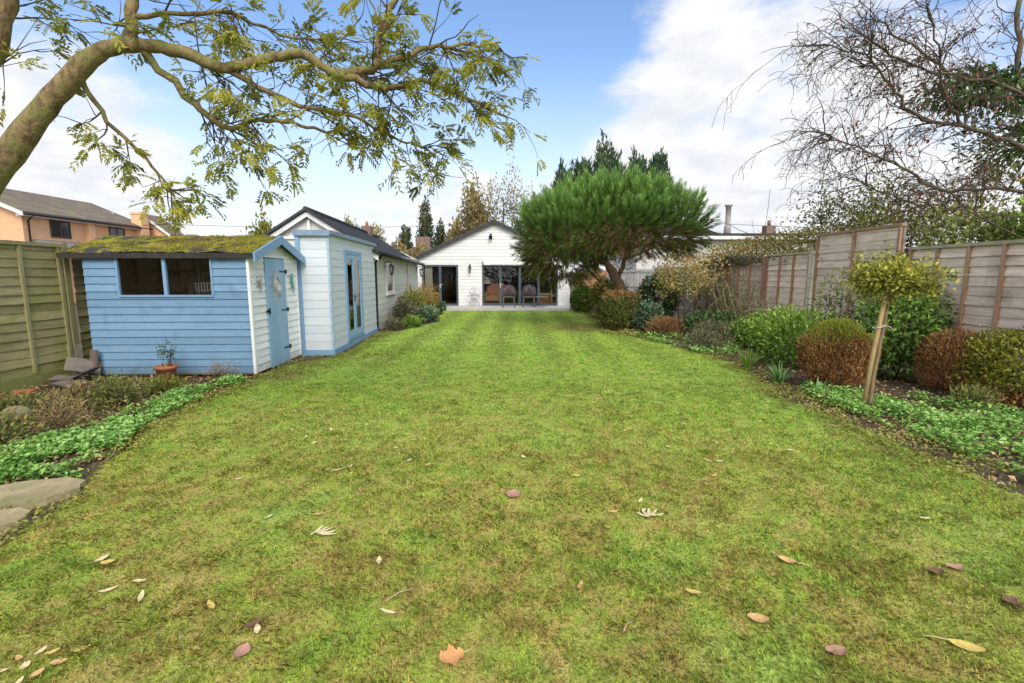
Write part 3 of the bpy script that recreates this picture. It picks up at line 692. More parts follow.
A10, r10 = limb(mb, rel([(-2.985, 4.1, 3.62), (-2.4, 4.3, 3.75), (-1.9, 4.5, 3.65), (-1.5, 4.6, 3.7)]), .022, .006, 6)
mb.build('trunk', m_bark, ot)
tw = MB()
def sprout(A, n, L, r, down=.5, lev=1, i0=.25, grav=-.3, **kw):
    for _ in range(n):
        i = rnd.randint(int(len(A)*i0), len(A)-2); dd = (A[i+1]-A[i]).normalized()
        nd = (dd*.8+Vector((rnd.gauss(0, .7), rnd.gauss(.15, .7), rnd.gauss(-down, .55)))).normalized()
        twig(tw, tips, A[i], nd, L*rnd.uniform(.6, 1.2), r, lev, grav, **kw)
KW = dict(wig=.28, kids=(2, 4), seg=5, minr=.0022)
for A_, n_, L_s, dn, i0 in ((A1, 12, .5, .3, .5), (A4, 12, .5, -.1, .2), (A5, 20, .5, .2, .1), (A6, 17, .55, .35, .2), (A7, 14, .45, .3, .2), (A8, 8, .40, .3, .3), (A9, 17, .5, .1, .1), (A10, 16, .5, .1, .1), (A3, 9, .6, .1, .2), (A2, 8, .6, .1, .5)):
    sprout(A_, n_, L_s, .008, dn*.7, 1, i0, -.06, **KW)
tw.build('twigs', m_twig, ot)
# pinnate leaf sprays at twig ends
O_X = -5.3
SP = []; SA = []; SN = []; SV = []
for p, d, l in tips:
    if rnd.random() < .55 or p.x+O_X < -4.3: continue
    cl = rnd.randint(2, 4); cv = rnd.random()
    for _ in range(cl):
        ax = (d*.7+Vector((rnd.gauss(0, .6), rnd.gauss(0, .6), rnd.gauss(-.15, .35)))).normalized(); Ls = rnd.uniform(.08, .15)
        nr = Vector((rnd.gauss(0, .5), rnd.gauss(0, .5), 1)).normalized(); sd = ax.cross(nr).normalized(); nr = sd.cross(ax)
        m = rnd.randint(4, 6)
        for k in range(m):
            s = .25+.75*k/(m-1); q = p+ax*Ls*s-Vector((0, 0, 1))*.25*Ls*s*s
            for sg in (-1, 1):
                SP.append(q); SA.append(sd*sg*.9+ax*.75+Vector((0, 0, -.12))); SN.append(nr); SV.append(min(1, max(0, cv*.6+rnd.random()*.45)))
        SP.append(p+ax*Ls); SA.append(ax); SN.append(nr); SV.append(cv)
n = len(SP)
lm_ash = leafmat('olive_leaflet', [(.07, .08, .015), (.16, .175, .028), (.28, .28, .045), (.42, .38, .06)], .5, .5, 1.5, .3)
leaves('crown', lm_ash, ot, np.array(SP), np.array(SA, float), np.array(SN, float), rng.uniform(.04, .068, n), rng.uniform(.015, .024, n), np.array(SV))

# bare tree beyond the weathered fence
bt = thing('bare_tree', 'nearly leafless tree with arching dark twigs and a few red leaves beyond the fence', 'tree', (11.0, 9.6, 0))
O = Vector((11.0, 9.6, 0)); mb = MB(); tw = MB(); tips = []
limb(mb, rel([(11.0, 9.6, -.1), (10.9, 9.6, 1.5), (10.7, 9.5, 2.8), (10.5, 9.4, 3.6)]), .2, .13, 12)
B = []
for pts, a, b in (
    ([(10.6, 9.5, 3.1), (9.3, 9.2, 3.95), (8.1, 9.0, 4.2), (7.1, 8.9, 4.35), (6.6, 8.9, 4.9), (6.0, 8.8, 5.3), (5.3, 8.8, 5.5)], .05, .010),
    ([(10.6, 9.5, 2.9), (9.1, 9.1, 3.15), (7.8, 9.1, 3.15), (7.0, 9.0, 3.55), (6.2, 9.0, 3.85), (5.5, 9, 4.1)], .042, .010),
    ([(10.5, 9.4, 3.5), (9.2, 9.1, 4.75), (7.9, 9.1, 5.1), (6.8, 9.0, 5.3), (6.0, 9.0, 5.8)], .042, .012),
    ([(10.5, 9.4, 3.5), (9.5, 9.4, 4.9), (9.2, 9.4, 6.0), (9.1, 9.4, 7.5)], .055, .035),
    ([(10.7, 9.5, 2.6), (9.0, 9.2, 2.75), (7.9, 9.1, 2.8), (7.0, 9.1, 3.05), (6.4, 9.1, 3.3)], .035, .010),
    ([(8.1, 9.0, 4.2), (7.5, 8.8, 4.6), (7.2, 8.7, 5.4), (6.9, 8.7, 6.1)], .03, .010),
    ([(7.8, 9.1, 5.1), (7.2, 9.3, 5.7), (6.4, 9.3, 6.2)], .03, .012)):
    p, r = limb(mb, rel(pts), a, b, 8, 5, .035); B.append(p)
mb.build('trunk', M('dark_bark', (.15, .115, .075), (.09, .07, .05), 9, (1, 1, .35), rough=.95, bump=.8, c3=(.14, .15, .06), c3s=3), bt)
for A, nbr in zip(B, (46, 42, 38, 12, 30, 18, 12)):
    for _ in range(nbr):
        i = rnd.randint(int(len(A)*.2), len(A)-2); dd = (A[i+1]-A[i]).normalized()
        nd = (dd*.9+Vector((rnd.gauss(-.25, .55), rnd.gauss(0, .5), rnd.gauss(.15, .7)))).normalized()
        twig(tw, tips, A[i], nd, rnd.uniform(.6, 1.3), .012, 2, -.22, .42, (2, 4), 7, .0037, .75)
tw.build('twigs', m_twig2, bt)
idx = [i for i in range(len(tips)) if rnd.random() < .22 and tips[i][0].x > -5.2]
P = np.array([tips[i][0] for i in idx], float); n = len(P)
leaves('sparse_leaves', leafmat('red_brown_leaf', [(.06, .06, .02), (.12, .09, .03), (.17, .06, .035), (.28, .045, .045)], .3, .6, .6, .6), bt, P, rdir(n)-UP*.5, rdir(n), rng.uniform(.05, .10, n), rng.uniform(.03, .05, n), rng.random(n))
hol = thing('evergreen_tree', 'dark evergreen tree showing through the bare branches above the fence', 'tree', (10.9, 10.4, 0))
mb = MB(); limb(mb, [(0, 0, -.1), (0, 0, 2), (-.3, -.2, 4), (-.5, -.3, 5.6)], .16, .05, 8); mb.build('trunk', m_bark, hol)
P1, D1, t1 = crownpts(1500, (-1.6, -.4, 5.15), (1.4, .9, .38), 8, .4, .1); P2, D2, t2 = crownpts(1500, (-.3, -.2, 4.2), (1.3, 1, .8), 4, .3, .1)
P = np.vstack([P1, P2]); D = np.vstack([D1, D2]); n = len(P)
leaves('crown', leafmat('holly_green', [(.018, .035, .014), (.045, .09, .022), (.09, .16, .035), (.15, .23, .06)], .2, .4, 1.5), hol, P, D+rdir(n)*.8, UP+rdir(n)*.6, rng.uniform(.10, .18, n), rng.uniform(.05, .08, n), rng.random(n))

# pine
pt = thing('pine_tree', 'broad domed pine tree with bright bristly needles and a leaning forked trunk', 'tree', (3.72, 15.6, 0))
O = Vector((3.72, 15.6, 0)); mb = MB(); tips = []
limb(mb, rel([(3.78, 15.6, -.05), (3.66, 15.6, .6), (3.55, 15.55, 1.1), (3.3, 15.55, 1.55), (3.1, 15.5, 1.85)]), .20, .14, 12)
PB = []
for pts, a, b in (([(3.1, 15.5, 1.85), (2.8, 15.5, 2.15), (2.4, 15.45, 2.4), (1.7, 15.4, 2.7), (1.0, 15.3, 2.7)], .12, .03),
                  ([(3.38, 15.55, 1.45), (3.55, 15.6, 1.9), (3.7, 15.6, 2.4), (4.1, 15.6, 3.0), (4.5, 15.6, 3.6)], .09, .03),
                  ([(2.7, 15.5, 2.2), (2.7, 15.6, 2.8), (2.8, 15.7, 3.6)], .07, .03), ([(3.6, 15.6, 2.1), (4.3, 15.5, 2.4), (5.2, 15.4, 2.9)], .06, .02),
                  ([(2.4, 15.45, 2.4), (1.9, 14.9, 2.2), (1.2, 14.4, 2.0)], .05, .015), ([(3.0, 15.5, 2.0), (2.9, 14.7, 2.6), (3.0, 13.9, 2.8)], .05, .02), ([(3.7, 15.6, 2.4), (4.2, 16.4, 2.9), (4.6, 17, 3.2)], .05, .02), ([(2.2, 15.4, 2.5), (1.4, 15.5, 2.1), (.9, 15.4, 1.75)], .04, .015)):
    p, r = limb(mb, rel(pts), a, b, 8, 4, .03); PB.append(p)
for A in PB:
    for _ in range(9):
        i = rnd.randint(2, len(A)-2); twig(mb, tips, A[i], (rnd.gauss(0, 1), rnd.gauss(0, 1), rnd.gauss(.3, .5)), rnd.uniform(.5, 1.1), .018, 1, .2, .4, (1, 3), 6, .007)
mb.build('trunk', m_pinebark, pt)
o3 = np.array(O)
def pineblob(n, c, rad, seed, bottom=-1, shell=.6, amt=.19): 
    P, D, t = crownpts(n, np.array(c)-o3, rad, seed, amt, shell, 2.5, 3.2, bottom, 0.); return P, D, t
bl = [pineblob(1750, (3.1, 15.5, 3.0), (2.5, 2.3, 1.30), 5, -.55), pineblob(560, (1.5, 15.2, 2.65), (1.15, 1.5, 1.05), 6, -.8), pineblob(380, (4.8, 15.5, 3.15), (.95, 1.3, .8), 7, -.7),
      pineblob(380, (3.4, 15.4, 3.72), (1.7, 1.4, .58), 9, 0.), pineblob(260, (1.6, 15.0, 2.0), (.75, .9, .5), 10, -.9), pineblob(260, (1.9, 15.2, 3.4), (1.2, 1.2, .65), 12, -.2)]
P = np.vstack([b[0] for b in bl]); D = np.vstack([b[1] for b in bl]); n = len(P)
zrel = (P[:, 2]-1.6)/3.0
ax = unit(D*.65+UP*(.9*np.clip(D[:, 2]+.6, .15, 1))[:, None]+rdir(n)*.18); sl = rng.uniform(.26, .52, n)
NP_ = 44; rep = lambda a: np.repeat(a, NP_, axis=0)
s = rng.random(n*NP_); axr = rep(ax); per = rdir(n*NP_); per = unit(per-axr*(per*axr).sum(1, keepdims=True))
base = rep(P)+axr*(s*rep(sl))[:, None]
A = unit(axr*1.0+per*.52); shv = rep(rng.random(n)*.35)
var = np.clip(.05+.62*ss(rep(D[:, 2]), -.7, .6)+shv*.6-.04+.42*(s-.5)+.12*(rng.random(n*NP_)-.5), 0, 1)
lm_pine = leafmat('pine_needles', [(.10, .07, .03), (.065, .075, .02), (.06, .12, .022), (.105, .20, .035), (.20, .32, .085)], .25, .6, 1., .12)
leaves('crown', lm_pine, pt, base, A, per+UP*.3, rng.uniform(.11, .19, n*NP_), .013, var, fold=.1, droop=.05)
# brown dead inner twigs and needles below
P, D, t = crownpts(900, np.array((2.9, 15.5, 2.6))-o3, (2.1, 1.7, .7), 15, .2, .1); n = len(P)
rep = lambda a: np.repeat(a, 14, axis=0); A = unit(rep(rdir(n)+UP*.3)+rdir(n*14)*.6)
leaves('dead_needles', lm_dry, pt, rep(P)+rdir(n*14)*.06, A, rdir(n*14), rng.uniform(.1, .18, n*14), .013, rng.random(n*14)*.6)

# standard lollipop tree with stake
st = thing('standard_tree', 'small lollipop tree with a flat lime green leafy head tied to its stake', 'tree', (4.27, 5.62, 0))
mb = MB(); mb.tube(jittered([(.06, .04, -.02), (.09, .05, .4), (.13, .05, .85), (.17, .06, 1.3), (.20, .06, 1.52)], 3, .006), .024, 8); mb.build('trunk', m_stake2, st)
mb = MB(); tips = []
for _ in range(26): twig(mb, tips, (.19, .06, 1.46), (rnd.gauss(0, 1), rnd.gauss(0, 1), .35), rnd.uniform(.25, .5), .009, 1, -.08, .3, (1, 3), 5, .003)
mb.build('branches', m_twig2, st)
foliage('crown', st, lm_lime, (.2, .06, 1.55), (.46, .42, .23), 2100, .055, .032, seed=4, amt=.35, shell=.1, freq=5, bottom=-1)
P = np.array([(p.x, p.y, p.z) for p, d, l in tips for _ in range(8)]); n = len(P)
leaves('outer_leaves', lm_lime, st, P+rdir(n)*.06, rdir(n), UP+rdir(n)*.5, rng.uniform(.04, .07, n), rng.uniform(.025, .04, n), rng.random(n))
sk = thing('tree_stake', 'pale round timber stake supporting the lollipop tree', 'stake', (4.20, 5.6, 0))
mb = MB(); mb.tube([(0, -.01, -.05), (.06, 0, .6), (.155, .005, 1.44)], .025, 9); mb.build('post', m_stake, sk)
mb = MB(); mb.tube([(.075+.055*math.cos(a)+.035, .015+.05*math.sin(a), 1.0+.02*math.cos(a)) for a in np.linspace(0, 6.28, 14)], .006, 5); mb.tube([(.15, -.03, 1.02), (.2, -.05, 1.0), (.23, -.05, .97)], .004, 4); mb.build('tie', m_rope, sk)

m_vine = M('vine_stem', (.52, .45, .29), (.38, .31, .19), 5, rough=.9, var=.4)
# climbers on the fence
def climber(name, label, y0, y1, n, zt, mat, x=6.32, cat='climber', nl=700):
    t = thing(name, label, cat, (x, (y0+y1)/2, 0)); mb = MB(); pts = []
    for _ in range(n):
        y = rnd.uniform(y0, y1)-(y0+y1)/2; p = Vector((rnd.uniform(-.15, .05), y*.8, 0)); d = Vector((rnd.gauss(-.03, .05), rnd.gauss(0, .25), 1)); L = rnd.uniform(.6, 1)*zt; q = [p.copy()]
        for k in range(7):
            d = (d+Vector((rnd.gauss(0, .1), rnd.gauss(0, .22), 0))).normalized(); p = p+d*L/7; p.x = min(p.x, .06); q.append(p.copy())
        mb.tube(q, [.019*(1-.6*i/7) for i in range(8)], 5, cap=False); pts += q[2:]
        for k in range(3):
            i = rnd.randint(2, 6); q2 = [q[i]]; d2 = Vector((rnd.gauss(-.3, .3), rnd.gauss(0, .8), rnd.gauss(.3, .5)))
            for _ in range(4): d2 = (d2+Vector((rnd.gauss(0, .2), rnd.gauss(0, .3), -.12))).normalized(); q2.append(q2[-1]+d2*.14)
            mb.tube(q2, [.008, .007, .006, .005, .004], 4, cap=False); pts += q2
    mb.build('stem', m_vine, t)
    P = np.array([pts[rnd.randrange(len(pts))] for _ in range(nl)], float)+rdir(nl)*.08
    leaves('foliage', mat, t, P, rdir(nl)-UP*.3, rdir(nl)-np.array([1, .5, 0]), rng.uniform(.04, .09, nl), rng.uniform(.02, .045, nl), rng.random(nl))
climber('climbing_plant', 'brown stemmed climber trained over the older fence panels', 12.4, 15.8, 40, 2.0, lm_olive, nl=1100)
climber('climbing_plant', 'bare reddish climbing stems on the fence beside the concrete post', 10.8, 12.4, 12, 1.2, lm_dry, nl=160)

# shrubs beyond the fence
def big(label, c, rad, n, L, W, mat, trunks=7, name='tall_shrub', cat='shrub', **kw):
    t = thing(name, label, cat, (c[0], c[1], 0), group='shrubs growing beyond the weathered fence')
    mb = MB(); tp = []
    for _ in range(trunks):
        a = rnd.uniform(0, 6.28); twig(mb, tp, (0, 0, .2), (math.cos(a)*.35, math.sin(a)*.35, 1), (c[2]+rad[2]*.6)*rnd.uniform(.5, .85), .024, 2, .0, .18, (3, 5), 8, .005)
    mb.build('stem', m_twig2, t); foliage('foliage', t, mat, (0, 0, c[2]), rad, n, L, W, **kw)
big('airy small leaved shrub rising above the fence beside the flue', (8.1, 12.6, 3.0), (1.05, .9, 1.05), 1300, .085, .05, lm_bright, 10, seed=31, amt=.35, shell=.05, freq=4)
big('dense olive shrub behind the tall fence panel', (8.1, 10.6, 2.3), (1.2, .9, .85), 2600, .09, .05, lm_olive, 7, seed=32, amt=.3, shell=.2, freq=4)
big('green leafy shrub over the grey fence below the bare tree', (8.0, 8.2, 2.0), (.9, 1.1, .72), 3200, .10, .05, lm_bright, 6, seed=33, amt=.3, shell=.2)
big('dark green broad leaved shrub over the grey fence by the picture edge', (8.3, 7.0, 2.1), (.9, .9, .8), 3200, .12, .06, lm_lush, 6, seed=34, amt=.3, shell=.2)
big('brown tinged airy shrub between the bare tree and the olive shrub', (9.0, 9.8, 2.8), (1.3, .8, .85), 1800, .08, .045, lm_mixhedge, 9, seed=35, amt=.35, shell=.05, freq=4)
big('tall thin green shrub behind the airy shrub', (9.6, 12.8, 3.2), (1.1, .9, 1.1), 1200, .10, .055, lm_bright, 9, seed=36, amt=.35, shell=.05, freq=4)
hd = thing('overgrown_hedge', 'overgrown green and brown hedge spilling above the older fence panels', 'hedge', (7.25, 14.2, 0))
foliage('foliage', hd, lm_mixhedge, (0, 0, 1.85), (.62, 4.0, .80), 9500, .09, .045, seed=40, amt=.12, shell=.45, power=3.5, freq=4, lightbias=.2)
stems('stem', hd, m_twig2, (0, 0, 0), 1.8, 18, .014, 2.)
ac = thing('ivy_clump', 'dark ivy clump hanging over the top of the fence', 'ivy', (6.45, 14.3, 0))
foliage('foliage', ac, lm_heath, (0, 0, 2.0), (.16, 1.9, .16), 1500, .07, .05, seed=41, amt=.35, shell=.1, freq=6)

# trees beyond the bungalow
def fartree(name, label, c, h, spires, mat, n, L, W, tr=.2, cat='tree', lean=.35, shell=.1, trunkmat=m_twig2, up=.8):
    t = thing(name, label, cat, (c[0], c[1], 0), group='trees beyond the bungalow')
    mb = MB(); tp = []
    mb.tube(jittered([(0, 0, -.1), (0, 0, h*.35), (.1, 0, h*.7), (.05, 0, h*.95)], 3, .05), [tr*(1-.09*i) for i in range(10)], 7)
    for dx, z0, z1, r in spires:
        for _ in range(4): twig(mb, tp, (dx*.3, 0, z0*.8), (dx*.5+rnd.gauss(0, .3), rnd.gauss(0, .3), 1), (z1-z0)*.6, .05, 1, .05, .25, (3, 5), 7, .012)
    mb.build('trunk', trunkmat, t)
    Ps = []; Ds = []; Vs = []
    for i, (dx, z0, z1, r) in enumerate(spires):
        m = int(n*r*(z1-z0)/sum(q[3]*(q[2]-q[1]) for q in spires))
        P, D, tt = crownpts(m, (dx, 0, (z0+z1)/2), (r, r, (z1-z0)/2), 50+i+int(h*3), .28, shell, 2., 4., -.9, 0.)
        k = (P[:, 2]-z0)/(z1-z0); P[:, :2] = np.array((dx, 0))+(P[:, :2]-np.array((dx, 0)))*(1.15-.65*np.clip(k, 0, 1))[:, None]
        Ps.append(P); Ds.append(D); Vs.append(np.clip(rng.random(len(P))*.6+.4*(tt-.4), 0, 1))
    P = np.vstack(Ps); D = np.vstack(Ds); q = len(P)
    leaves('crown', mat, t, P, unit(D*.6+UP*up+rdir(q)*.5), unit(D+rdir(q)*.6), L*rng.uniform(.6, 1.3, q), W*rng.uniform(.6, 1.3, q), np.concatenate(Vs))
    return t
lm_ley = leafmat('cypress_spray', [(.010, .022, .012), (.022, .045, .022), (.04, .07, .03), (.07, .10, .04)], .1, .6, .5)
lm_aut = leafmat('autumn_ochre', [(.10, .09, .035), (.19, .15, .055), (.29, .22, .09)], .3, .6, .6)
lm_birch = leafmat('birch_leaf', [(.16, .14, .07), (.26, .22, .11), (.36, .31, .18)], .3, .6, .6)
lm_far = leafmat('grey_green_far', [(.035, .045, .022), (.07, .085, .04), (.11, .12, .055)], .2, .6, .6)
fartree('cypress_tree', 'tall dark many topped cypress standing behind the pine', (6.2, 36, 0), 11.5, [(-2.3, 3, 9.5, 1.6), (-1.0, 3, 9.3, 1.7), (.8, 3, 10.3, 1.9), (1.9, 3, 9.4, 1.7), (2.9, 3, 9.9, 1.7), (4.3, 3, 10.2, 1.5), (-1.6, 3, 7.4, 2.6), (1.2, 3, 8.3, 3.4), (3.0, 3, 8.0, 2.6)], lm_ley, 42000, .5, .12, .3, shell=.3, up=1.1)
fartree('poplar_tree', 'grey green narrow tree with two tops rising over the bungalow roof', (-8.2, 45, 0), 7.4, [(-1.6, 2, 6.0, .9), (.3, 2, 8.4, .85), (1.6, 2, 6.6, .7)], lm_far, 3400, .34, .15, shell=.1)
fartree('autumn_tree', 'ochre autumn tree behind the bungalow ridge', (-3.6, 43, 0), 7.6, [(-1.2, 2, 6.4, 1.6), (.2, 3.5, 9.4, 1.7), (.9, 2, 7.6, 1.6)], lm_aut, 4200, .30, .18, shell=.1)
fartree('birch_tree', 'thin pale birch with see through twigs behind the bungalow', (-.9, 47, 0), 9.4, [(-1.1, 4, 11.2, 1.7), (.9, 4, 11.6, 1.9), (2.6, 3, 10.0, 1.6)], lm_birch, 2300, .24, .15, shell=0)
fartree('yellow_tree', 'yellowing round tree showing between the shed roof and the annexe gable', (-16.5, 34, 0), 5.2, [(-.8, 1.5, 5.4, 1.5), (.9, 1.5, 5.0, 1.3)], lm_olive, 2600, .26, .16, shell=.2)
fartree('round_tree', 'pale olive tree showing over the annexe roof by its chimney', (-11.5, 38, 0), 5.6, [(-.9, 1.5, 5.9, 1.5), (.9, 1.5, 5.4, 1.4)], leafmat('pale_olive', [(.12, .12, .04), (.22, .2, .07), (.32, .27, .11)], .3), 2200, .26, .16, shell=.1)
fartree('round_tree', 'low bushy ochre tree between the annexe roof end and the bungalow', (-7.2, 34, 0), 3.6, [(-.8, 1, 3.9, 1.4), (.7, 1, 3.6, 1.2)], lm_aut, 1800, .24, .15, shell=.2)

# ------------------------------------------------------------------ garden shed
TH = R(2.2)
sh = thing('garden_shed', 'blue lapped timber shed with a mossy roof and white gable end', 'shed', (-6.56, 7.43, 0), TH)
W_, D_, EV, RD = 2.47, 1.80, 1.905, 2.20; MY = D_/2
mb = MB(); win = (.50, 1.92, 1.29, 1.885)
mb.clap((0, 0, .05), (1, 0, 0), (0, -1, 0), [(0, 0, W_), (EV-.05, 0, W_)], .118, .016, [(win[0], win[1], win[2]-.05, 2.5)])
mb.clap((0, D_, .05), (0, -1, 0), (-1, 0, 0), [(0, 0, D_), (EV-.05, 0, D_), (RD-.06, MY-.01, MY+.01)], .118, .016)
mb.clap((W_, D_, .05), (-1, 0, 0), (0, 1, 0), [(0, 0, W_), (EV-.05, 0, W_)], .118, .016)
wf = mb.build('wall', m_blue, sh); wf['label'] = 'blue lapped board wall'
mb = MB(); door = (.50, 1.27)
mb.clap((W_, 0, .05), (0, 1, 0), (1, 0, 0), [(0, 0, D_), (EV-.05, 0, D_), (RD-.06, MY-.01, MY+.01)], .118, .016, [(door[0], door[1], -.05, 1.84)])
mb.box(W_-.02, W_+.022, -.02, .03, .04, EV); mb.box(W_-.02, W_+.022, D_-.03, D_+.02, .04, EV)
gw = mb.build('gable_wall', m_whiteboard, sh)
# inside lining and floor
mb = MB(); mb.box(.03, W_-.03, D_-.06, D_-.03, .05, EV); mb.box(.01, .04, .03, D_-.03, .05, EV); mb.box(W_-.045, W_-.02, .03, D_-.03, .05, EV-.02) if False else None
mb.box(.03, W_-.03, .03, D_-.03, .02, .05)
for x in (.4, .85, 1.3, 1.75, 2.2): mb.box(x, x+.045, D_-.10, D_-.06, .06, EV)
mb.box(.06, W_-.1, D_-.35, D_-.06, 1.30, 1.33); mb.box(.06, W_-.1, D_-.35, D_-.06, 1.62, 1.64)
mb.build('lining', m_darkwood, sh)
# window
fr = MB(); x0, x1, z0, z1 = win
fr.box(x0, x1, -.032, .0, z0-.028, z0+.004); fr.box(x0-.012, x0+.018, -.024, .03, z0, z1+.01); fr.box(x1-.018, x1+.012, -.024, .03, z0, z1+.01); fr.box((x0+x1)/2-.025, (x0+x1)/2+.025, -.026, .03, z0+.004, z1+.01)
wd = fr.build('window', m_blue2, sh)
for a, b in ((x0+.018, (x0+x1)/2-.025), ((x0+x1)/2+.025, x1-.018)):
    mb = MB(); mb.face(((a, .012, z0), (b, .012, z0), (b, .012, z1), (a, .012, z1))); mb.build('pane', m_glass, wd)
# roof
rf = MB(); ox, oy = .16, .07; sl = (RD-EV)/MY
for sg in (0, 1):
    y0, y1 = (-oy, MY) if not sg else (D_+oy, MY)
    za, zb = EV-oy*sl+.015, RD+.015
    rf.prism([(-.32, y0, za), (-.32, y1, zb), (-.32, y1, zb+.035), (-.32, y0, za+.035)], (W_+.32+ox-.03, 0, 0))
rf.box(-.31, W_+ox-.04, -oy-.008, -oy+.012, EV-oy*sl-.03, EV-oy*sl+.03)
ro = rf.build('roof', m_felt, sh)
# moss carpet on both slopes
nx_, ny_ = 110, 40
mv = []; mf = []; va = []
for sg in (0, 1):
    b0 = len(mv)
    for j in range(ny_):
        t = j/(ny_-1); y = (-oy-.004+(MY+oy+.004)*t) if not sg else (D_+oy+.004-(MY+oy+.004)*t)
        for i in range(nx_):
            x = -.33+(W_+ox+.31)*i/(nx_-1); z = (EV-oy*sl)+(RD-EV+oy*sl)*t+.052
            mv.append((x, y, z))
    for j in range(ny_-1):
        for i in range(nx_-1): a = b0+j*nx_+i; mf.append((a, a+1, a+nx_+1, a+nx_) if not sg else (a, a+nx_, a+nx_+1, a+1))
mv = np.array(mv); mf = np.array(mf)
mv[:, 2] += .07*(fbm(mv[:, 0], mv[:, 1]+mv[:, 2], 3.5, 3)-.40)+.03*(fbm(mv[:, 0], mv[:, 1], 17, 5)-.5)
npmesh('moss', m_moss, mv, mf, ro, var=rng.random(len(mf)), smooth=True)
n = 9000; idx = rng.integers(0, len(mv), n); P = mv[idx]+rng.normal(0, .012, (n, 3))*np.array([1, 1, .1]); k = fbm(P[:, 0], P[:, 1], 4, 8) > .44; P = P[k]; n = len(P)
leaves('moss_tuft', m_mosstuft, ro, P, UP*1.0+rdir(n)*.8, rdir(n), rng.uniform(.015, .035, n), rng.uniform(.008, .016, n), rng.random(n))
# barge boards on the door gable
for sg in (0, 1):
    mb = MB(); y0 = -oy-.02 if not sg else D_+oy+.02; za = EV-(oy+.02)*sl
    mb.prism([(W_+ox-.028, y0, za-.075), (W_+ox-.028, MY+(-.002 if not sg else .002), RD-.075), (W_+ox-.028, MY+(-.002 if not sg else .002), RD+.07), (W_+ox-.028, y0, za+.065)], (.03, 0, 0))
    mb.build('barge_board', m_blue2, sh)
# door
dm = MB(); a0, a1 = door; nb = 6
for i in range(nb):
    y0 = a0+.012+(a1-a0-.024)*i/nb; y1 = a0+.012+(a1-a0-.024)*(i+1)/nb-.004; dm.box(W_-.01, W_+.026, y0, y1, .035, 1.875)
dm.box(W_-.012, W_+.018, a0+.01, a1-.01, .04, 1.87)
dr = dm.build('door', m_bluedoor, sh)
for z in (.30, .98, 1.66):
    mb = MB(); mb.box(W_+.026, W_+.032, a1-.24, a1+.04, z-.012, z+.012); mb.prism([(W_+.026, a1-.02, z-.03), (W_+.026, a1+.05, z-.03), (W_+.026, a1+.05, z+.03), (W_+.026, a1-.02, z+.03)], (.011, 0, 0)); mb.tube([(W_+.036, a1, z-.04), (W_+.036, a1, z+.04)], .008, 6); mb.build('hinge', m_black, dr)
mb = MB(); mb.box(W_+.026, W_+.036, a0-.05, a0+.06, .98, 1.02); mb.tube([(W_+.05, a0+.02, .95), (W_+.05, a0+.02, 1.05)], .016, 8); mb.build('latch', m_black, dr)

shm = Matrix.Translation((-6.56, 7.43, 0)) @ Matrix.Rotation(TH, 4, 'Z')
def onshed(x, y, z): return tuple(shm @ Vector((x, y, z)))
# hanging ornaments (local x points out of the gable wall)
su = thing('sun_ornament', 'silver white wire sun ornament on the blue shed door', 'ornament', onshed(W_+.03, .885, 1.42), TH)
mb = MB(); rr = .135
for k in range(3): mb.tube([(.012, (rr-.025*k)*math.cos(a), (rr-.025*k)*math.sin(a)*1.15) for a in np.linspace(0, 6.2832, 28)], .006, 5)
mb.prism([(0.0, .085*math.cos(a), .1*math.sin(a)) for a in np.linspace(0, 6.2832, 20)[:-1]], (.012, 0, 0)); mb.build('disc', m_silver, su)
mb = MB()
for i in range(22):
    a = i*6.2832/22; q = .25 if i % 2 else .205; da = .06
    mb.prism([(.004, rr*math.cos(a-da*1.6), rr*1.15*math.sin(a-da*1.6)), (.004, q*math.cos(a), q*1.2*math.sin(a)), (.004, rr*math.cos(a+da*1.6), rr*1.15*math.sin(a+da*1.6))], (.006, 0, 0))
mb.build('rays', m_silver, su)
sf = thing('starfish_ornament', 'silver star ornament on the white boards beside the shed door', 'ornament', onshed(W_+.022, .27, 1.46), TH)
mb = MB()
for i in range(6):
    a = .5+i*6.2832/6; q = .12+.035*(i % 2); b = a+.30; c = a-.30
    mb.prism([(0, 0, 0), (0, .045*math.cos(c), .045*math.sin(c)), (0, q*math.cos(a), q*math.sin(a)), (0, .045*math.cos(b), .045*math.sin(b))], (.012, 0, 0))
mb.build('star', m_silver, sf)
mb = MB()
for i in range(5):
    a = .9+i*6.2832/5; mb.tube([(.016, .02*math.cos(a), .02*math.sin(a)), (.018, .09*math.cos(a+.2), .09*math.sin(a+.2)), (.016, .15*math.cos(a+.1), .15*math.sin(a+.1))], .004, 4)
mb.build('wire', m_black, sf)
lz = thing('lizard_ornament', 'green and silver lizard ornament on the white boards beyond the shed door', 'ornament', onshed(W_+.022, 1.52, 1.46), TH)
mb = MB(); mb.tube([(.014, .02, .17), (.016, .0, .1), (.016, -.02, .02), (.016, .01, -.06), (.012, .05, -.13), (.012, .03, -.19)], [.012, .022, .028, .02, .012, .005], 8); mb.build('body', m_greenmetal, lz)
for (y, z), (y1, z1), (y2, z2) in (((0, .1), (-.07, .12), (-.09, .18)), ((0, .1), (.08, .08), (.1, .14)), ((0, -.04), (-.08, -.05), (-.1, -.12)), ((0, -.04), (.09, -.02), (.11, -.09))):
    mb = MB(); mb.tube([(.014, y, z), (.014, y1, z1), (.012, y2, z2)], [.012, .009, .007], 6); mb.build('leg', m_silver, lz)
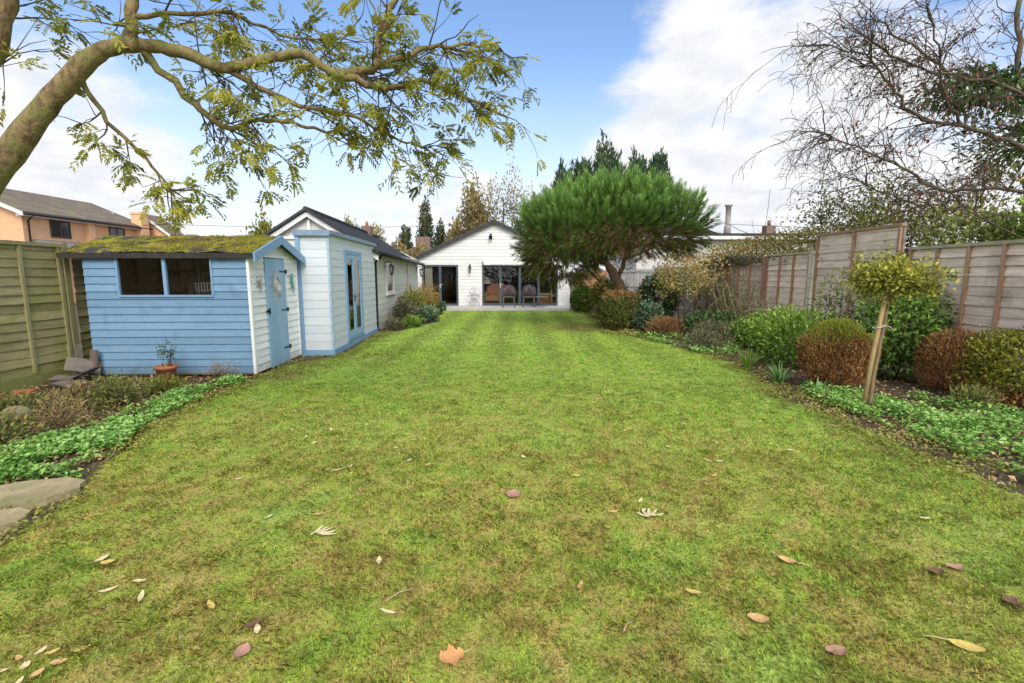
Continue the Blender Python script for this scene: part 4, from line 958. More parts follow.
# things inside the shed window
ld = thing('timber_offcuts', 'brown timber offcuts leaning inside the shed window', 'timber', onshed(.75, .9, .05), TH)
for i, (x, tx, w) in enumerate(((0, .12, .09), (.28, .18, .06), (.6, .5, .1), (.95, 1.1, .07))):
    mb = MB(); mb.bar((x, 0, 0), (tx, .45, 1.72), w, .03); mb.build('plank', m_oldwood, ld)
bx = thing('storage_basket', 'wire basket on the bench behind the shed window', 'basket', onshed(1.55, .45, .05), TH)
mb = MB(); mb.box(-.35, .5, -.12, .25, 1.12, 1.16)
for x in (-.33, .46):
    for y in (-.1, .21): mb.box(x, x+.04, y, y+.04, 0, 1.12)
mb.build('bench', m_oldwood, bx)
mb = MB()
for i in range(9): mb.tube([(-.15+.045*i, 0, 1.16), (-.16+.047*i, -.02, 1.42)], .005, 5)
for z in (1.2, 1.3, 1.42): mb.tube([(-.16, -.02, z), (.24, -.02, z), (.24, .15, z), (-.16, .15, z), (-.16, -.02, z)], .005, 5)
mb.build('basket', m_silver, bx)

# pot and slates in front of the shed
pot = thing('plant_pot', 'terracotta pot with a wiry sprig standing against the blue shed', 'pot', (-5.22, 7.12, 0))
mb = MB(); mb.lathe([(.095, 0), (.135, .2), (.155, .2), (.155, .25), (.135, .25), (.125, .2), (.0, .2)], k=20, cap=False); mb.build('pot', m_terra, pot)
stems('stem', pot, m_twig, (.02, 0, .2), .36, 9, .005, .12, .03)
foliage('foliage', pot, lm_glauc, (.03, 0, .47), (.15, .13, .15), 150, .05, .02, amt=.3, shell=0)
sl_ = [(-6.62, 6.98, .05, 8, 12, .24, 'grey slate lying flat on the heap by the fence corner'), (-6.35, 7.0, .12, -24, 70, .27, 'dark slate tilted over the others in the heap'), (-6.55, 7.2, .2, 38, 30, .28, 'curved dark slate topping the heap by the fence post'), (-6.35, 6.75, .03, 6, -20, .30, 'wide grey brown slab at the foot of the slate heap')]
for x, y, z, tl, rz, s_, lab in sl_:
    o = tag(empty('roof_slate', (x, y, z), R(rz)), lab, 'slate', 'slates heaped beside the shed'); mb = MB(); mm = Matrix.Rotation(R(tl), 4, 'X') @ Matrix.Rotation(R(tl*.6), 4, 'Y')
    k = 8
    for i in range(k):
        xa, xb = -s_*.75+1.5*s_*i/k, -s_*.75+1.5*s_*(i+1)/k; f = lambda q: .05*math.cos(q*4)
        mb.face([mm @ Vector(p) for p in ((xa, -s_*.5, f(xa)), (xb, -s_*.5, f(xb)), (xb, s_*.5, f(xb)), (xa, s_*.5, f(xa)))], .5); mb.face([mm @ Vector(p) for p in ((xa, -s_*.5, f(xa)-.02), (xa, -s_*.5, f(xa)), (xb, -s_*.5, f(xb)), (xb, -s_*.5, f(xb)-.02))][::-1], .2)
    so = mb.build('slab', m_slate, o); md = so.modifiers.new('thick', 'SOLIDIFY'); md.thickness = .018
for i, (x, y, rz) in enumerate(((-6.72, 7.3, 0), (-6.5, 7.33, 6))):
    t = thing('old_board', ['upright mossy old board leaning between fence and shed', 'grey board end leaning on the shed corner'][i], 'board', (x, y-.04, 0), R(rz)); mb = MB(); mb.bar((0, 0, 0), (.03, .06, .55-.1*i), .16, .025); mb.build('plank', m_slate, t)
for i, (x, y, rz, lab) in enumerate(((-6.6, 6.35, 20, 'orange brick half buried at the fence foot'), (-6.75, 6.1, -15, 'red brick beside the green fence base board'))):
    t = thing('loose_brick', lab, 'brick', (x, y, 0), R(rz)); mb = MB(); mb.box(-.11, .11, -.05, .05, -.01, .06); mb.build('brick', m_brickred, t, bevel=.008)
def pebble(label, loc, r, name='stone', cat='stone', mat=m_stone):
    mb = MB(); mb.lathe([(r*math.cos(a), r*.75*math.sin(a)) for a in np.linspace(-1.57, 1.57, 9)], k=14, cap=False)
    o = mb.build(name, mat); o.location = loc; tag(o, label, cat); return o
pebble('pale rounded stone in the border at the edge of the view', (-5.42, 5.08, .09), .13)
def slab(label, c, rx, ry, rz, seed):
    r = random.Random(seed); pts = [(math.cos(a)*rx*(1+.06*r.uniform(-1, 1)), math.sin(a)*ry*(1+.06*r.uniform(-1, 1))) for a in np.linspace(0, 6.2832, 22)[:-1]]
    mb = MB(); mb.prism([(x, y, -.03) for x, y in pts], (0, 0, .072)); o = mb.build('stepping_stone', m_stone, bevel=.012); o.location = (c[0], c[1], 0); o.rotation_euler.z = R(rz)
    tag(o, label, 'stepping stone', 'stone slabs at the lawn edge')
slab('larger oval stepping stone beside the ground cover at the lawn edge', (-3.62, 3.27), .42, .24, 24, 1)
slab('smaller rounded stepping stone nearer the camera at the lawn edge', (-3.42, 2.86), .27, .17, 30, 4)

# ------------------------------------------------------------------ garden room (pale blue, french doors)
gr = thing('garden_room', 'pale blue boarded garden room with blue french doors and plinth', 'garden room', (-3.575, 9.5, 0), R(3.6))
L_, WD, HT = 4.02, .60, 2.40
FD = (1.02, 2.42, .16, 2.08)
mb = MB(); mb.clap((0, 0, .12), (0, 1, 0), (1, 0, 0), [(0, 0, L_), (HT-.12, 0, L_)], .165, .007, [(FD[0], FD[1], FD[2]-.12, FD[3]-.12)])
mb.clap((-WD, 0, .12), (1, 0, 0), (0, -1, 0), [(0, 0, WD), (HT-.12, 0, WD)], .165, .007)
mb.box(-WD, -WD+.02, .02, L_, .1, HT); mb.build('wall', m_paleboard, gr)
mb = MB(); mb.box(-WD-.02, .035, -.035, L_+.02, .0, .12); mb.build('plinth', m_blue2, gr)
mb = MB(); mb.box(-WD-.015, -WD+.065, -.05, .03, .0, HT+.05); mb.build('corner_post', m_blue2, gr)
mb = MB(); mb.box(-.02, .024, -.024, .02, .12, HT); mb.build('corner_trim', M('pale_blue_trim', (.42, .55, .70), rough=.5), gr)
mb = MB(); mb.box(-WD-.04, .07, -.07, L_-.02, HT, HT+.06); mb.build('roof', M('grey_flashing', (.22, .25, .29), (.17, .2, .24), rough=.5), gr)
mb = MB(); mb.box(-WD-.03, .05, -.082, -.05, HT-.05, HT+.045); mb.box(.055, .078, -.06, L_-.02, HT-.02, HT+.05); mb.build('fascia', M('blue_grey_fascia', (.22, .32, .45), rough=.5), gr)
y0, y1, z0, z1 = FD; ym = (y0+y1)/2
mb = MB()
mb.box(-.02, .035, y0-.01, y0+.07, z0-.02, z1+.06); mb.box(-.02, .035, y1-.07, y1+.01, z0-.02, z1+.06); mb.box(-.02, .0345, y0+.07, y1-.07, z1-.03, z1+.06); mb.box(-.02, .0355, y0+.07, y1-.07, z0-.02, z0+.05)
dr = mb.build('french_door', m_blue2, gr)
for a, b in ((y0+.072, ym-.004), (ym+.004, y1-.072)):
    mb = MB(); s_ = .085
    mb.box(-.005, .028, a, a+s_, z0+.052, z1-.032); mb.box(-.005, .028, b-s_, b, z0+.052, z1-.032); mb.box(-.005, .0275, a+s_, b-s_, z0+.052, z0+.19); mb.box(-.005, .0275, a+s_, b-s_, z1-.13, z1-.032)
    lf = mb.build('door_leaf', m_bluedoor, dr); mb = MB(); mb.face(((.012, a+s_, z0+.19), (.012, b-s_, z0+.19), (.012, b-s_, z1-.13), (.012, a+s_, z1-.13))); mb.build('pane', m_glass2, lf)
mb = MB(); mb.box(.028, .045, ym-.07, ym-.04, 1.0, 1.16); mb.tube([(.05, ym-.055, 1.1), (.05, ym+.05, 1.1)], .009, 6); mb.build('handle', m_black, dr)
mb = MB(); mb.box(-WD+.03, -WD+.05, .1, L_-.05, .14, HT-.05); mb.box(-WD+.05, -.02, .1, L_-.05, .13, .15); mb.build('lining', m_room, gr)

# ------------------------------------------------------------------ annexe
an = thing('annexe', 'long single storey pale annexe with dark slate roof joined to the garden room', 'annexe', (-3.90, 13.56, 0), R(1.2))
AL = 7.25; wn = (1.55, 2.55, 1.02, 1.98)
mb = MB(); mb.clap((0, 0, 0), (0, 1, 0), (1, 0, 0), [(0, 0, AL), (2.25, 0, AL)], .185, .009, [wn]); 
mb.clap((-3.36, 0, 0), (1, 0, 0), (0, -1, 0), [(0, 0, 3.36), (2.28, 0, 3.36), (3.20, 1.67, 1.69)], .185, .009)
mb.face(((-3.36, 0, 0), (-3.36, AL, 0), (-3.36, AL, 2.3), (-3.36, 0, 2.3))); mb.face(((-3.36, AL, 0), (0, AL, 0), (0, AL, 2.25), (-1.68, AL, 3.1), (-3.36, AL, 2.25)))
mb.build('wall', m_annexe, an)
def aroof(x): return 3.36-abs(x+1.68)*.62
mb = MB()
for sg in (1, -1):
    n = 8; 
    for i in range(n):
        xa = -1.68+sg*(1.88*i/n); xb = -1.68+sg*(1.88*(i+1)/n); za = aroof(xa)+.035*0; zb = aroof(xb)
        for j in range(26):
            ya = -.22+(AL+.35)*j/26; yb = -.22+(AL+.35)*(j+1)/26; dz = -.17*(ya+.2)/AL; dz2 = -.17*(yb+.2)/AL; v = rnd.random()
            mb.face(((xa, ya, za+dz), (xa, yb-.004, za+dz2), (xb, yb-.004, zb+dz2+.022), (xb, ya, zb+dz+.022))[::(-1 if sg > 0 else 1)], v)
            mb.face(((xb, ya, zb+dz+.022), (xb, yb, zb+dz2+.022), (xb, yb, zb+dz2-.03), (xb, ya, zb+dz-.03)), v*.5)
rf = mb.build('roof', m_tile, an)
mb = MB(); mb.tube([(-1.68, -.23, 3.37), (-1.68, AL*.5, 3.29), (-1.68, AL+.1, 3.2)], .07, 8); mb.build('ridge_tile', m_tile, rf)
mb = MB(); mb.box(-1.86, -1.5, 5.6, 5.95, 3.05, 3.5); ch = mb.build('chimney', m_brick2, rf); mb = MB(); mb.lathe([(.07, 0), (.06, .2)], (-1.68, 5.78, 3.48), 8); mb.build('chimney_pot', m_terra, ch)
for sg in (1, -1):
    mb = MB(); e = -1.68+sg*1.90
    mb.prism([(-1.68, -.245, aroof(-1.68)-.03), (e, -.245, aroof(e)-.03), (e, -.245, aroof(e)+.05), (-1.68, -.245, aroof(-1.68)+.05)], (0, .03, 0)); mb.build('verge', m_tile, an)
    mb = MB(); mb.prism([(-1.68, -.17, aroof(-1.68)-.19), (e, -.17, aroof(e)-.19), (e, -.17, aroof(e)-.05), (-1.68, -.17, aroof(-1.68)-.05)], (0, .03, 0)); mb.build('barge_board', m_white, an)
mb = MB(); mb.box(-2.45, -.9, -.06, -.03, 2.58, 2.66); mb.box(-1.72, -1.64, -.06, -.035, 2.66, 3.1); mb.build('gable_trim', m_white, an)
mb = MB(); mb.tube([(.26, -.2, 2.20), (.26, AL*.5, 2.12), (.26, AL+.1, 2.04)], .055, 8); mb.build('gutter', m_black, an)
mb = MB(); mb.tube([(.24, .12, 2.18), (.20, .12, 2.08), (.06, .12, 1.96), (.05, .12, .1), (.09, .12, .03)], .036, 8); mb.build('downpipe', m_black, an)
mb = MB(); mb.tube([(.24, 4.95, 2.1), (.05, 4.95, 1.98), (.05, 4.95, .05)], .04, 8); wp = mb.build('downpipe', m_white, an); wp['label'] = 'white downpipe'
a, b, z0, z1 = wn; mb = MB(); q = .085
mb.box(-.03, .03, a-.02, a+q, z0, z1); mb.box(-.03, .03, b-q, b+.02, z0, z1); mb.box(-.03, .029, a+q, b-q, z1-q, z1); mb.box(-.03, .029, a+q, b-q, z0, z0+q)
wd = mb.build('window', m_white, an); mb = MB(); mb.box(.0, .075, a-.06, b+.06, z0-.05, z0-.002); mb.build('sill', m_white, wd)
mb = MB(); mb.face(((.0, a+q, z0+q), (.0, b-q, z0+q), (.0, b-q, z1-q), (.0, a+q, z1-q))); mb.build('pane', m_glass2, wd)
mb = MB(); mb.box(-.5, -.48, a-.2, b+.2, .8, 2.1); mb.build('lining', m_room, an)

def lantern(label, loc, rz):
    t = thing('wall_lantern', label, 'lantern', loc, rz, 'black wall lanterns')
    mb = MB(); mb.box(0, .015, -.03, .03, -.05, .16); mb.tube([(.01, 0, .1), (.08, 0, .16), (.17, 0, .15), (.2, 0, .08)], .011, 6); mb.build('bracket', m_black, t)
    mb = MB(); mb.lathe([(.02, .08), (.085, .02), (.09, .01)], (.2, 0, 0), 6); mb.lathe([(.045, -.2), (.05, -.22), (.02, -.26)], (.2, 0, 0), 6)
    for k in range(6): a = k*6.2832/6; mb.tube([(.2+.078*math.cos(a), .078*math.sin(a), .01), (.2+.046*math.cos(a), .046*math.sin(a), -.2)], .006, 4)
    mb.build('frame', m_black, t)
    mb = MB(); mb.lathe([(.07, .008), (.04, -.198)], (.2, 0, 0), 6, cap=False); mb.build('glass', m_glass, t)
lantern('black bracket lantern on the annexe wall beside the white window', (-3.86, 14.75, 1.85), R(1.2))
lantern('black bracket lantern at the far end of the annexe wall', (-4.0, 20.3, 1.78), R(1.2))
lantern('black lantern on the white bungalow wall between the two glazed doors', (-1.99, 22.98, 1.95), R(-90))
lantern('small black lantern on the gable end between shed roof and garden room', (-5.95, 13.55, 2.2), R(-90))

# ------------------------------------------------------------------ bungalow
bg = thing('bungalow', 'white weatherboarded bungalow gable with dark frames and slate roof', 'bungalow', (-.85, 23, 0))
HW, EH, AH = 3.62, 2.38, 4.08; D0 = (-3.42, -1.70, .14, 2.08); D1 = (-.57, 3.03, .16, 2.06)
mb = MB(); mb.clap((0, 0, 0), (1, 0, 0), (0, -1, 0), [(0, -HW, HW), (EH, -HW, HW), (AH, -.01, .01)], .155, .017, [D0, D1])
mb.face(((-HW, 0, 0), (-HW, 11, 0), (-HW, 11, EH), (-HW, 0, EH))); mb.face(((HW, 0, 0), (HW, 11, 0), (HW, 11, EH), (HW, 0, EH))); mb.face(((-HW, 11, 0), (HW, 11, 0), (HW, 11, EH), (0, 11, AH), (-HW, 11, EH)))
mb.build('wall', m_housewhite, bg)
slp = (AH-EH)/HW
mb = MB()
for sg in (1, -1):
    n = 14
    for i in range(n):
        xa = sg*(HW+.22)*i/n; xb = sg*(HW+.22)*(i+1)/n; za = AH+.06-abs(xa)*slp; zb = AH+.06-abs(xb)*slp
        for j in range(20):
            ya = -.20+11.4*j/20; yb = ya+11.4/20; mb.face(((xa, ya, za), (xa, yb, za), (xb, yb, zb+.02), (xb, ya, zb+.02)))
        mb.face(((xb, -.2, zb+.02), (xb, 11.2, zb+.02), (xb, 11.2, zb-.03), (xb, -.2, zb-.03)))
rf = mb.build('roof', m_tile, bg)
mb = MB(); mb.box(-.25, .25, 5.5, 6.0, 3.9, 4.5) if False else None
for sg in (1, -1):
    mb = MB(); e = sg*(HW+.24); mb.prism([(0, -.215, AH-.10), (e, -.215, EH-.13-.02), (e, -.215, EH+.0), (0, -.215, AH+.085)], (0, .03, 0)); mb.build('barge_board', m_barge, bg)
mb = MB(); mb.box(-HW+.005, -HW+.05, -.22, -.02, EH-.2, EH-.12); mb.build('bracket', m_barge, bg)
def glazed(nm, dd, posts, parent):
    x0, x1, z0, z1 = dd; mb = MB(); f = .085
    mb.box(x0, x0+f, -.03, .06, z0, z1); mb.box(x1-f, x1, -.03, .06, z0, z1); mb.box(x0+f, x1-f, -.029, .06, z1-f, z1); mb.box(x0+f, x1-f, -.031, .06, z0, z0+.1)
    for p in posts: mb.box(p-.06, p+.06, -.028, .06, z0+.1, z1-f)
    d = mb.build(nm, m_grey, parent); xs = [x0+f]+list(posts)+[x1-f]
    for i in range(len(xs)-1):
        a = xs[i]+(.06 if i else 0); b = xs[i+1]-(.06 if i < len(xs)-2 else 0)
        mb = MB(); mb.face(((a, .02, z0+.1), (b, .02, z0+.1), (b, .02, z1-f), (a, .02, z1-f))); mb.build('pane', m_glass2, d)
    for p in posts[:1]:
        mb = MB(); mb.box(p-.02, p+.02, -.045, -.03, z0+.85, z0+1.05); mb.tube([(p, -.06, z0+1.0), (p+.12, -.06, z0+1.0)], .012, 6); mb.build('handle', m_silver, d)
    return d
glazed('french_door', D0, [-2.56], bg); glazed('bifold_door', D1, [.30, 1.22, 2.12], bg)
mb = MB(); mb.box(-.50, 2.95, -.16, -.02, 2.09, 2.24); aw = mb.build('awning', m_white, bg)
mb = MB()
for i in range(46): x = -.47+.075*i; mb.prism([(x, -.165, 2.105), (x+.075, -.165, 2.105), (x+.07, -.165, 2.065), (x+.037, -.165, 2.05), (x+.006, -.165, 2.065)], (0, .006, 0))
mb.build('valance', M('striped_valance', (.7, .68, .64), (.35, .34, .33), 30, rough=.8, var=.8), aw)
mb = MB(); mb.box(-.54, -.50, -.17, -.02, 2.10, 2.25); mb.build('end_cap', m_grey, aw)
# the room behind the doors
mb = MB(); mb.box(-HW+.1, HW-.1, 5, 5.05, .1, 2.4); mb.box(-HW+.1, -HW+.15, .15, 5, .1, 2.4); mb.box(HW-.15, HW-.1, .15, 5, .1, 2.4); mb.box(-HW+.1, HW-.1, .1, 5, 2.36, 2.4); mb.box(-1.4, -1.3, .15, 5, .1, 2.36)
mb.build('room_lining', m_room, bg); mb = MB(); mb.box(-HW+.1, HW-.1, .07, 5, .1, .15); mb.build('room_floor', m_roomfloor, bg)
mb = MB(); mb.box(-3.30, -2.95, .12, .16, .16, 2.0); mb.build('curtain', m_cream, bg)

fl = thing('floodlight', 'black floodlight under the apex of the bungalow gable', 'floodlight', (-1.0, 22.98, 3.38))
mb = MB(); mb.box(-.08, .08, -.22, -.10, -.08, .07, Matrix.Rotation(R(15), 4, 'X')); mb.build('lamp_head', m_black, fl); mb = MB(); mb.box(-.05, .05, -.1, .0, -.02, .03); mb.box(-.05, .05, -.02, 0, .06, .14); mb.build('bracket', m_black, fl)
# furniture inside
ac_ = thing('armchair', 'peach wing armchair seen through the bifold doors', 'armchair', (-.85, 23.75, .15), R(-20))
for nm, bxs in (('seat', [(-.33, .33, -.3, .3, .18, .45)]), ('backrest', [(-.38, .38, .22, .42, .2, 1.05), (-.42, -.30, .05, .3, .5, .98), (.30, .42, .05, .3, .5, .98)]), ('armrest', [(-.42, -.3, -.32, .25, .18, .62)]), ('armrest', [(.3, .42, -.32, .25, .18, .62)])):
    mb = MB(); [mb.box(*b) for b in bxs]; mb.build(nm, m_peach, ac_, bevel=.05)
for x in (-.34, .34):
    for y in (-.26, .34): mb = MB(); mb.tube([(x, y, 0), (x, y, .2)], .025, 6); mb.build('leg', m_oldwood, ac_)
lp = thing('table_lamp', 'table lamp with a pale shade behind the bifold doors', 'lamp', (-1.25, 23.95, .15))
mb = MB(); mb.lathe([(.16, 0), (.16, .55), (.02, .56), (.03, .8), (.015, 1.15)], k=12); mb.build('base', m_oldwood, lp); mb = MB(); mb.lathe([(.24, 1.02), (.12, 1.36)], k=18, cap=False); mb.build('lamp_shade', m_cream, lp)
cb = thing('low_cabinet', 'low orange wood cabinet behind the bifold doors', 'cabinet', (1.75, 23.6, .15))
mb = MB(); mb.box(-.4, .35, 0, .4, .06, .5); mb.build('body', m_cabinet, cb, bevel=.01); mb = MB(); mb.box(-.43, .38, -.02, .42, .503, .55); mb.build('top', m_cream, cb)
for x in (-.36, .3): mb = MB(); mb.box(x, x+.05, .02, .07, 0, .06); mb.build('leg', m_cabinet, cb)
dc = thing('dining_chair', 'pale high backed dining chair beside the low cabinet', 'chair', (2.12, 23.5, .15), R(80))
mb = MB(); mb.box(-.2, .2, -.2, .2, .42, .47); mb.build('seat', m_cream, dc); mb = MB(); mb.box(-.2, .2, .17, .21, .5, 1.05); mb.build('backrest', m_cream, dc)
for x in (-.18, .15):
    for y in (-.18, .16): mb = MB(); mb.box(x, x+.035, y, y+.035, 0, .42); mb.build('leg', m_cream, dc)

# patio
pm = MB()
for i in range(12):
    for j in range(4): pm.box(-3.3+.49*i+.004, -3.3+.49*(i+1)-.004, 21.5+.372*j+.004, 21.5+.372*(j+1)-.004, .02, .142)
pm.box(-3.29, 2.57, 21.51, 22.98, -.02, .134)
tag(pm.build('patio', m_paving), 'raised pale paved patio along the bungalow', kind='structure')

def gardenchair(name, label, mat, loc, rz, simple=False):
    t = thing(name, label, 'chair', loc, rz, None if simple else 'dark metal patio chairs')
    mb = MB(); a = np.linspace(0, 6.2832, 21)
    mb.tube([(.24*math.cos(q), .22*math.sin(q), .43) for q in a], .013, 5)
    for k in range(-3, 4):
        x = k*.065; y = .22*math.sqrt(1-(x/.24)**2); mb.tube([(x, -y, .43), (x, y, .43)], .010, 4); mb.tube([(-.24*math.sqrt(1-(x/.23)**2), x*.93, .43), (.24*math.sqrt(1-(x/.23)**2), x*.93, .43)], .010, 4)
    mb.build('seat', mat, t)
    mb = MB(); by = lambda z: .2+(z-.43)*.18
    pr = [(-.20, .43), (-.24, .6), (-.23, .78), (-.14, .89), (0, .92), (.14, .89), (.23, .78), (.24, .6), (.20, .43)]
    mb.tube([(x, by(z), z) for x, z in pr], .014, 6)
    for k in range(-4, 5):
        x = k*.05; zt = .90-.5*x*x/.05*.1; mb.tube([(x*.8, by(.46), .46), (x*1.0+.03*math.sin(k), by(.66), .66), (x*.85, by(zt), zt-.02*abs(k))], .016, 4)
    for z in (.52, .62, .72, .82): mb.tube([(-.22, by(z), z), (0, by(z)+.01, z+.03), (.22, by(z), z)], .010, 4)
    mb.build('backrest', mat, t)
    for s_ in (-1, 1):
        mb = MB(); mb.tube([(s_*.23, by(.66), .66), (s_*.27, .05, .66), (s_*.27, -.14, .65), (s_*.25, -.18, .58), (s_*.22, -.14, .44)], .013, 6); mb.build('armrest', mat, t)
        mb = MB(); mb.tube([(s_*.19, -.16, .43), (s_*.21, -.2, .2), (s_*.23, -.23, 0)], .015, 6); mb.build('leg', mat, t)
        mb = MB(); mb.tube([(s_*.19, .18, .43), (s_*.21, .22, .2), (s_*.23, .27, 0)], .015, 6); mb.build('leg', mat, t)
    return t
c0 = gardenchair('patio_chair', 'dark ornate metal chair next to the handle of the bifold doors', m_chair, (-.14, 21.85, .142), R(178))
c0.scale = (1.18, 1.1, 1.1)
dup(c0, (.75, 21.85, .142), R(184), 'dark ornate metal chair next to the pine foliage', 'dark metal patio chairs')
gardenchair('patio_chair', 'spindly white metal chair against the white wall under the lantern', m_white, (-1.78, 22.62, .142), R(-4), True)
tb = thing('patio_table', 'small round metal table beside the dark patio chairs', 'table', (1.28, 22.2, .142))
mb = MB(); mb.lathe([(.36, .44), (.37, .45), (.37, .47), (.36, .48)], k=24); mb.build('tabletop', m_chair, tb)
for k in range(4): a = .4+k*1.5708; mb = MB(); mb.tube([(.12*math.cos(a), .12*math.sin(a), .44), (.16*math.cos(a), .16*math.sin(a), .2), (.28*math.cos(a), .28*math.sin(a), 0)], .014, 5); mb.build('leg', m_chair, tb)

# ------------------------------------------------------------------ fences
fL = thing('timber_fence', 'green stained lap panel fence along the shed border', 'fence', (-6.98, 0, 0))
y = 7.52
for i in range(5):
    y0 = y-1.83; mb = MB()
    mb.clap((0, y, .17), (0, -1, 0), (1, 0, 0), [(0, .02, 1.81), (1.86, .02, 1.81)], .128, .016, jit=.6)
    mb.face(((-.012, y0, .15), (-.012, y, .15), (-.012, y, 2.02), (-.012, y0, 2.02))); mb.build('lap_panel', m_fenceL, fL)
    for k in (0, 1, 2, 3):
        mb = MB(); q = y-.03-.59*k; mb.box(.0, .042, q-.045 if k else q-.05, q, .18, 2.02); mb.build('batten', m_fenceLp, fL)
    mb = MB(); mb.box(-.05, .05, y0+.012, y-.012, 2.022, 2.075); mb.build('capping', m_fenceLp, fL)
    mb = MB(); mb.box(-.02, .03, y0+.01, y-.01, -.02, .17); mb.build('gravel_board', m_fenceLp, fL)
    mb = MB(); mb.box(-.055, .058, y-.006, y+.084, -.05, 2.09); mb.build('post', m_fenceLp, fL)
    y = y0-.085
mb = MB(); mb.clap((0, 9.5, .17), (0, -1, 0), (1, 0, 0), [(0, .02, 1.8), (1.86, .02, 1.8)], .128, .016, jit=.6); mb.build('lap_panel', m_fenceL, fL)

def rfence(name, label, y0, y1, zt, panels, matp, x=6.5, bat=4, cap=True, post=None, matb=m_fenceRp, bh=.135):
    t = thing(name, label, 'fence', (x, y0, 0)); w = (y1-y0)/panels
    for i in range(panels):
        a = i*w; mb = MB(); mb.clap((0, a, .1), (0, 1, 0), (-1, 0, 0), [(0, .05, w-.02), (zt-.12, .05, w-.02)], bh, .018, jit=.6)
        mb.face(((.012, a, .08), (.012, a+w, .08), (.012, a+w, zt-.03), (.012, a, zt-.03))); mb.build('lap_panel', matp, t)
        for k in range(bat):
            q = a+.05+(w-.12)*k/(bat-1 if bat > 1 else 1); mb = MB(); mb.box(-.05, -.012, q, q+.05, .1, zt-.02); mb.build('batten', matb, t)
        mb = MB(); mb.box(-.055, .045, a+.03, a+w-.01, zt-.018, zt+.03); mb.build('capping', m_fenceRcap if cap else matb, t)
        if post is not None:
            mb = MB(); mb.box(-.065, .05, a-.075, a+.03, -.05, zt+.03); mb.build('post', post, t)
    return t
rfence('timber_fence', 'grey weathered lap fence with brown battens behind the hedge bushes', 3.71, 7.95, 2.02, 2, m_fenceR, bat=5)
tp_ = rfence('tall_fence_panel', 'taller weathered fence panel raised above its neighbours', 8.06, 10.34, 2.42, 1, m_fenceR, x=6.47, bat=3, cap=False, bh=.15)
tp_['category'] = 'fence panel'
rfence('timber_fence', 'grey lap fence beside the concrete post holding bare red stems', 10.52, 12.36, 2.08, 1, m_fenceR, x=6.5, bat=4, cap=True, post=m_conc)
rfence('timber_fence', 'older darker lap fence overgrown with climbers toward the far end', 12.44, 16.7, 2.03, 2, m_fenceF, x=6.5, bat=4, cap=False, post=m_fenceRp)
tg = thing('trellis_gate', 'pale grey slatted gate seen behind the pine trunk', 'gate', (4.3, 20.2, 0))
for k in range(14):
    mb = MB(); mb.box(.11*k, .11*k+.09, 0, .02, .1, 1.85+.0*k); mb.build('slat', M('pale_grey_wood', (.40, .40, .38), (.3, .3, .29), 5, rough=.9) if k == 0 else bpy.data.materials['pale_grey_wood'], tg)
for z in (.4, 1.1, 1.7): mb = MB(); mb.box(-.02, 1.56, -.035, -.004, z, z+.07); mb.build('rail', bpy.data.materials['pale_grey_wood'], tg)
for x in (-.1, 1.56): mb = MB(); mb.box(x, x+.09, -.04, .05, -.05, 2.0); mb.build('post', bpy.data.materials['pale_grey_wood'], tg)
of = thing('timber_fence', 'orange brown timber fence between bungalow corner and grey gate', 'fence', (2.86, 21.8, 0))
mb = MB(); mb.clap((0, 0, .05), (1, 0, 0), (0, -1, 0), [(0, 0, 1.36), (1.75, 0, 1.36)], .15, .015, jit=.5); mb.build('lap_panel', M('orange_wood', (.42, .22, .10), (.32, .17, .08), 4, (1, 1, 6), rough=.85, var=.3), of)
for x in (-.02, 1.36): mb = MB(); mb.box(x, x+.08, -.05, .04, -.05, 1.9); mb.build('post', m_fenceRp, of)
bf = thing('timber_fence', 'plain dark timber fence closing the far corner behind the golden shrub', 'fence', (5.95, 20.3, 0))
mb = MB(); mb.clap((0, 0, .05), (.15, -1, 0), (-1, 0, 0), [(0, 0, 3.5), (1.85, 0, 3.5)], .15, .015, jit=.5); mb.build('lap_panel', m_fenceF, bf); mb = MB(); mb.box(-.05, .05, -3.5, -3.4, 0, 1.95, Matrix.Rotation(R(8.5), 4, 'Z')); mb.build('post', m_fenceRp, bf)

rh = thing('rear_hedge', 'tall dark hedge added unseen behind the viewpoint to be mirrored in the door glass', 'hedge', (0, -13, 0))  # unseen, added so the door glass mirrors dark foliage rather than bright sky
foliage('foliage', rh, lm_dark, (0, 0, 2.4), (13, 1.2, 2.6), 9000, .34, .2, seed=77, amt=.12, shell=.5, power=4.)
stems('stem', rh, m_twig2, (0, 0, 0), 3.5, 24, .04, 9.)
# ------------------------------------------------------------------ neighbours
nb = thing('brick_house', 'two storey orange brick house with brown mossy roof beyond the green fence', 'house', (-24.9, 25, 0))
mb = MB(); E_ = 4.86; AP = 6.30
mb.box(-7, 0, 0, 8.2, 0, E_); mb.face(((-7, 0, E_), (0, 0, E_), (-3.4, 0, AP-.05))); mb.build('wall', m_brick, nb)
mb = MB()
for sg in (1, -1):
    e = 0.45 if sg > 0 else -7.3; ze = AP-abs(e+3.4)*.42
    mb.prism([(-3.4, -.35, AP), (e, -.35, ze), (e, -.35, ze+.1), (-3.4, -.35, AP+.1)], (0, 8.6, 0))
mb.build('roof', m_rooftile, nb)
mb = MB(); e = .45; ze = AP-(e+3.4)*.42; mb.prism([(-3.4, -.38, AP-.12), (e, -.38, ze-.14), (e, -.38, ze+.06), (-3.4, -.38, AP+.08)], (0, .03, 0)); mb.build('barge_board', m_white, nb)
mb = MB(); mb.tube([(.5, -.3, ze-.02), (.5, 8.3, ze-.02)], .06, 8); mb.tube([(.5, .2, ze), (.12, .2, ze-.3), (.08, .2, 0)], .045, 6); mb.build('gutter', m_black, nb)
mb = MB(); mb.box(.02, .42, -.3, 8.2, ze-.12, ze-.05); mb.build('soffit', m_white, nb)
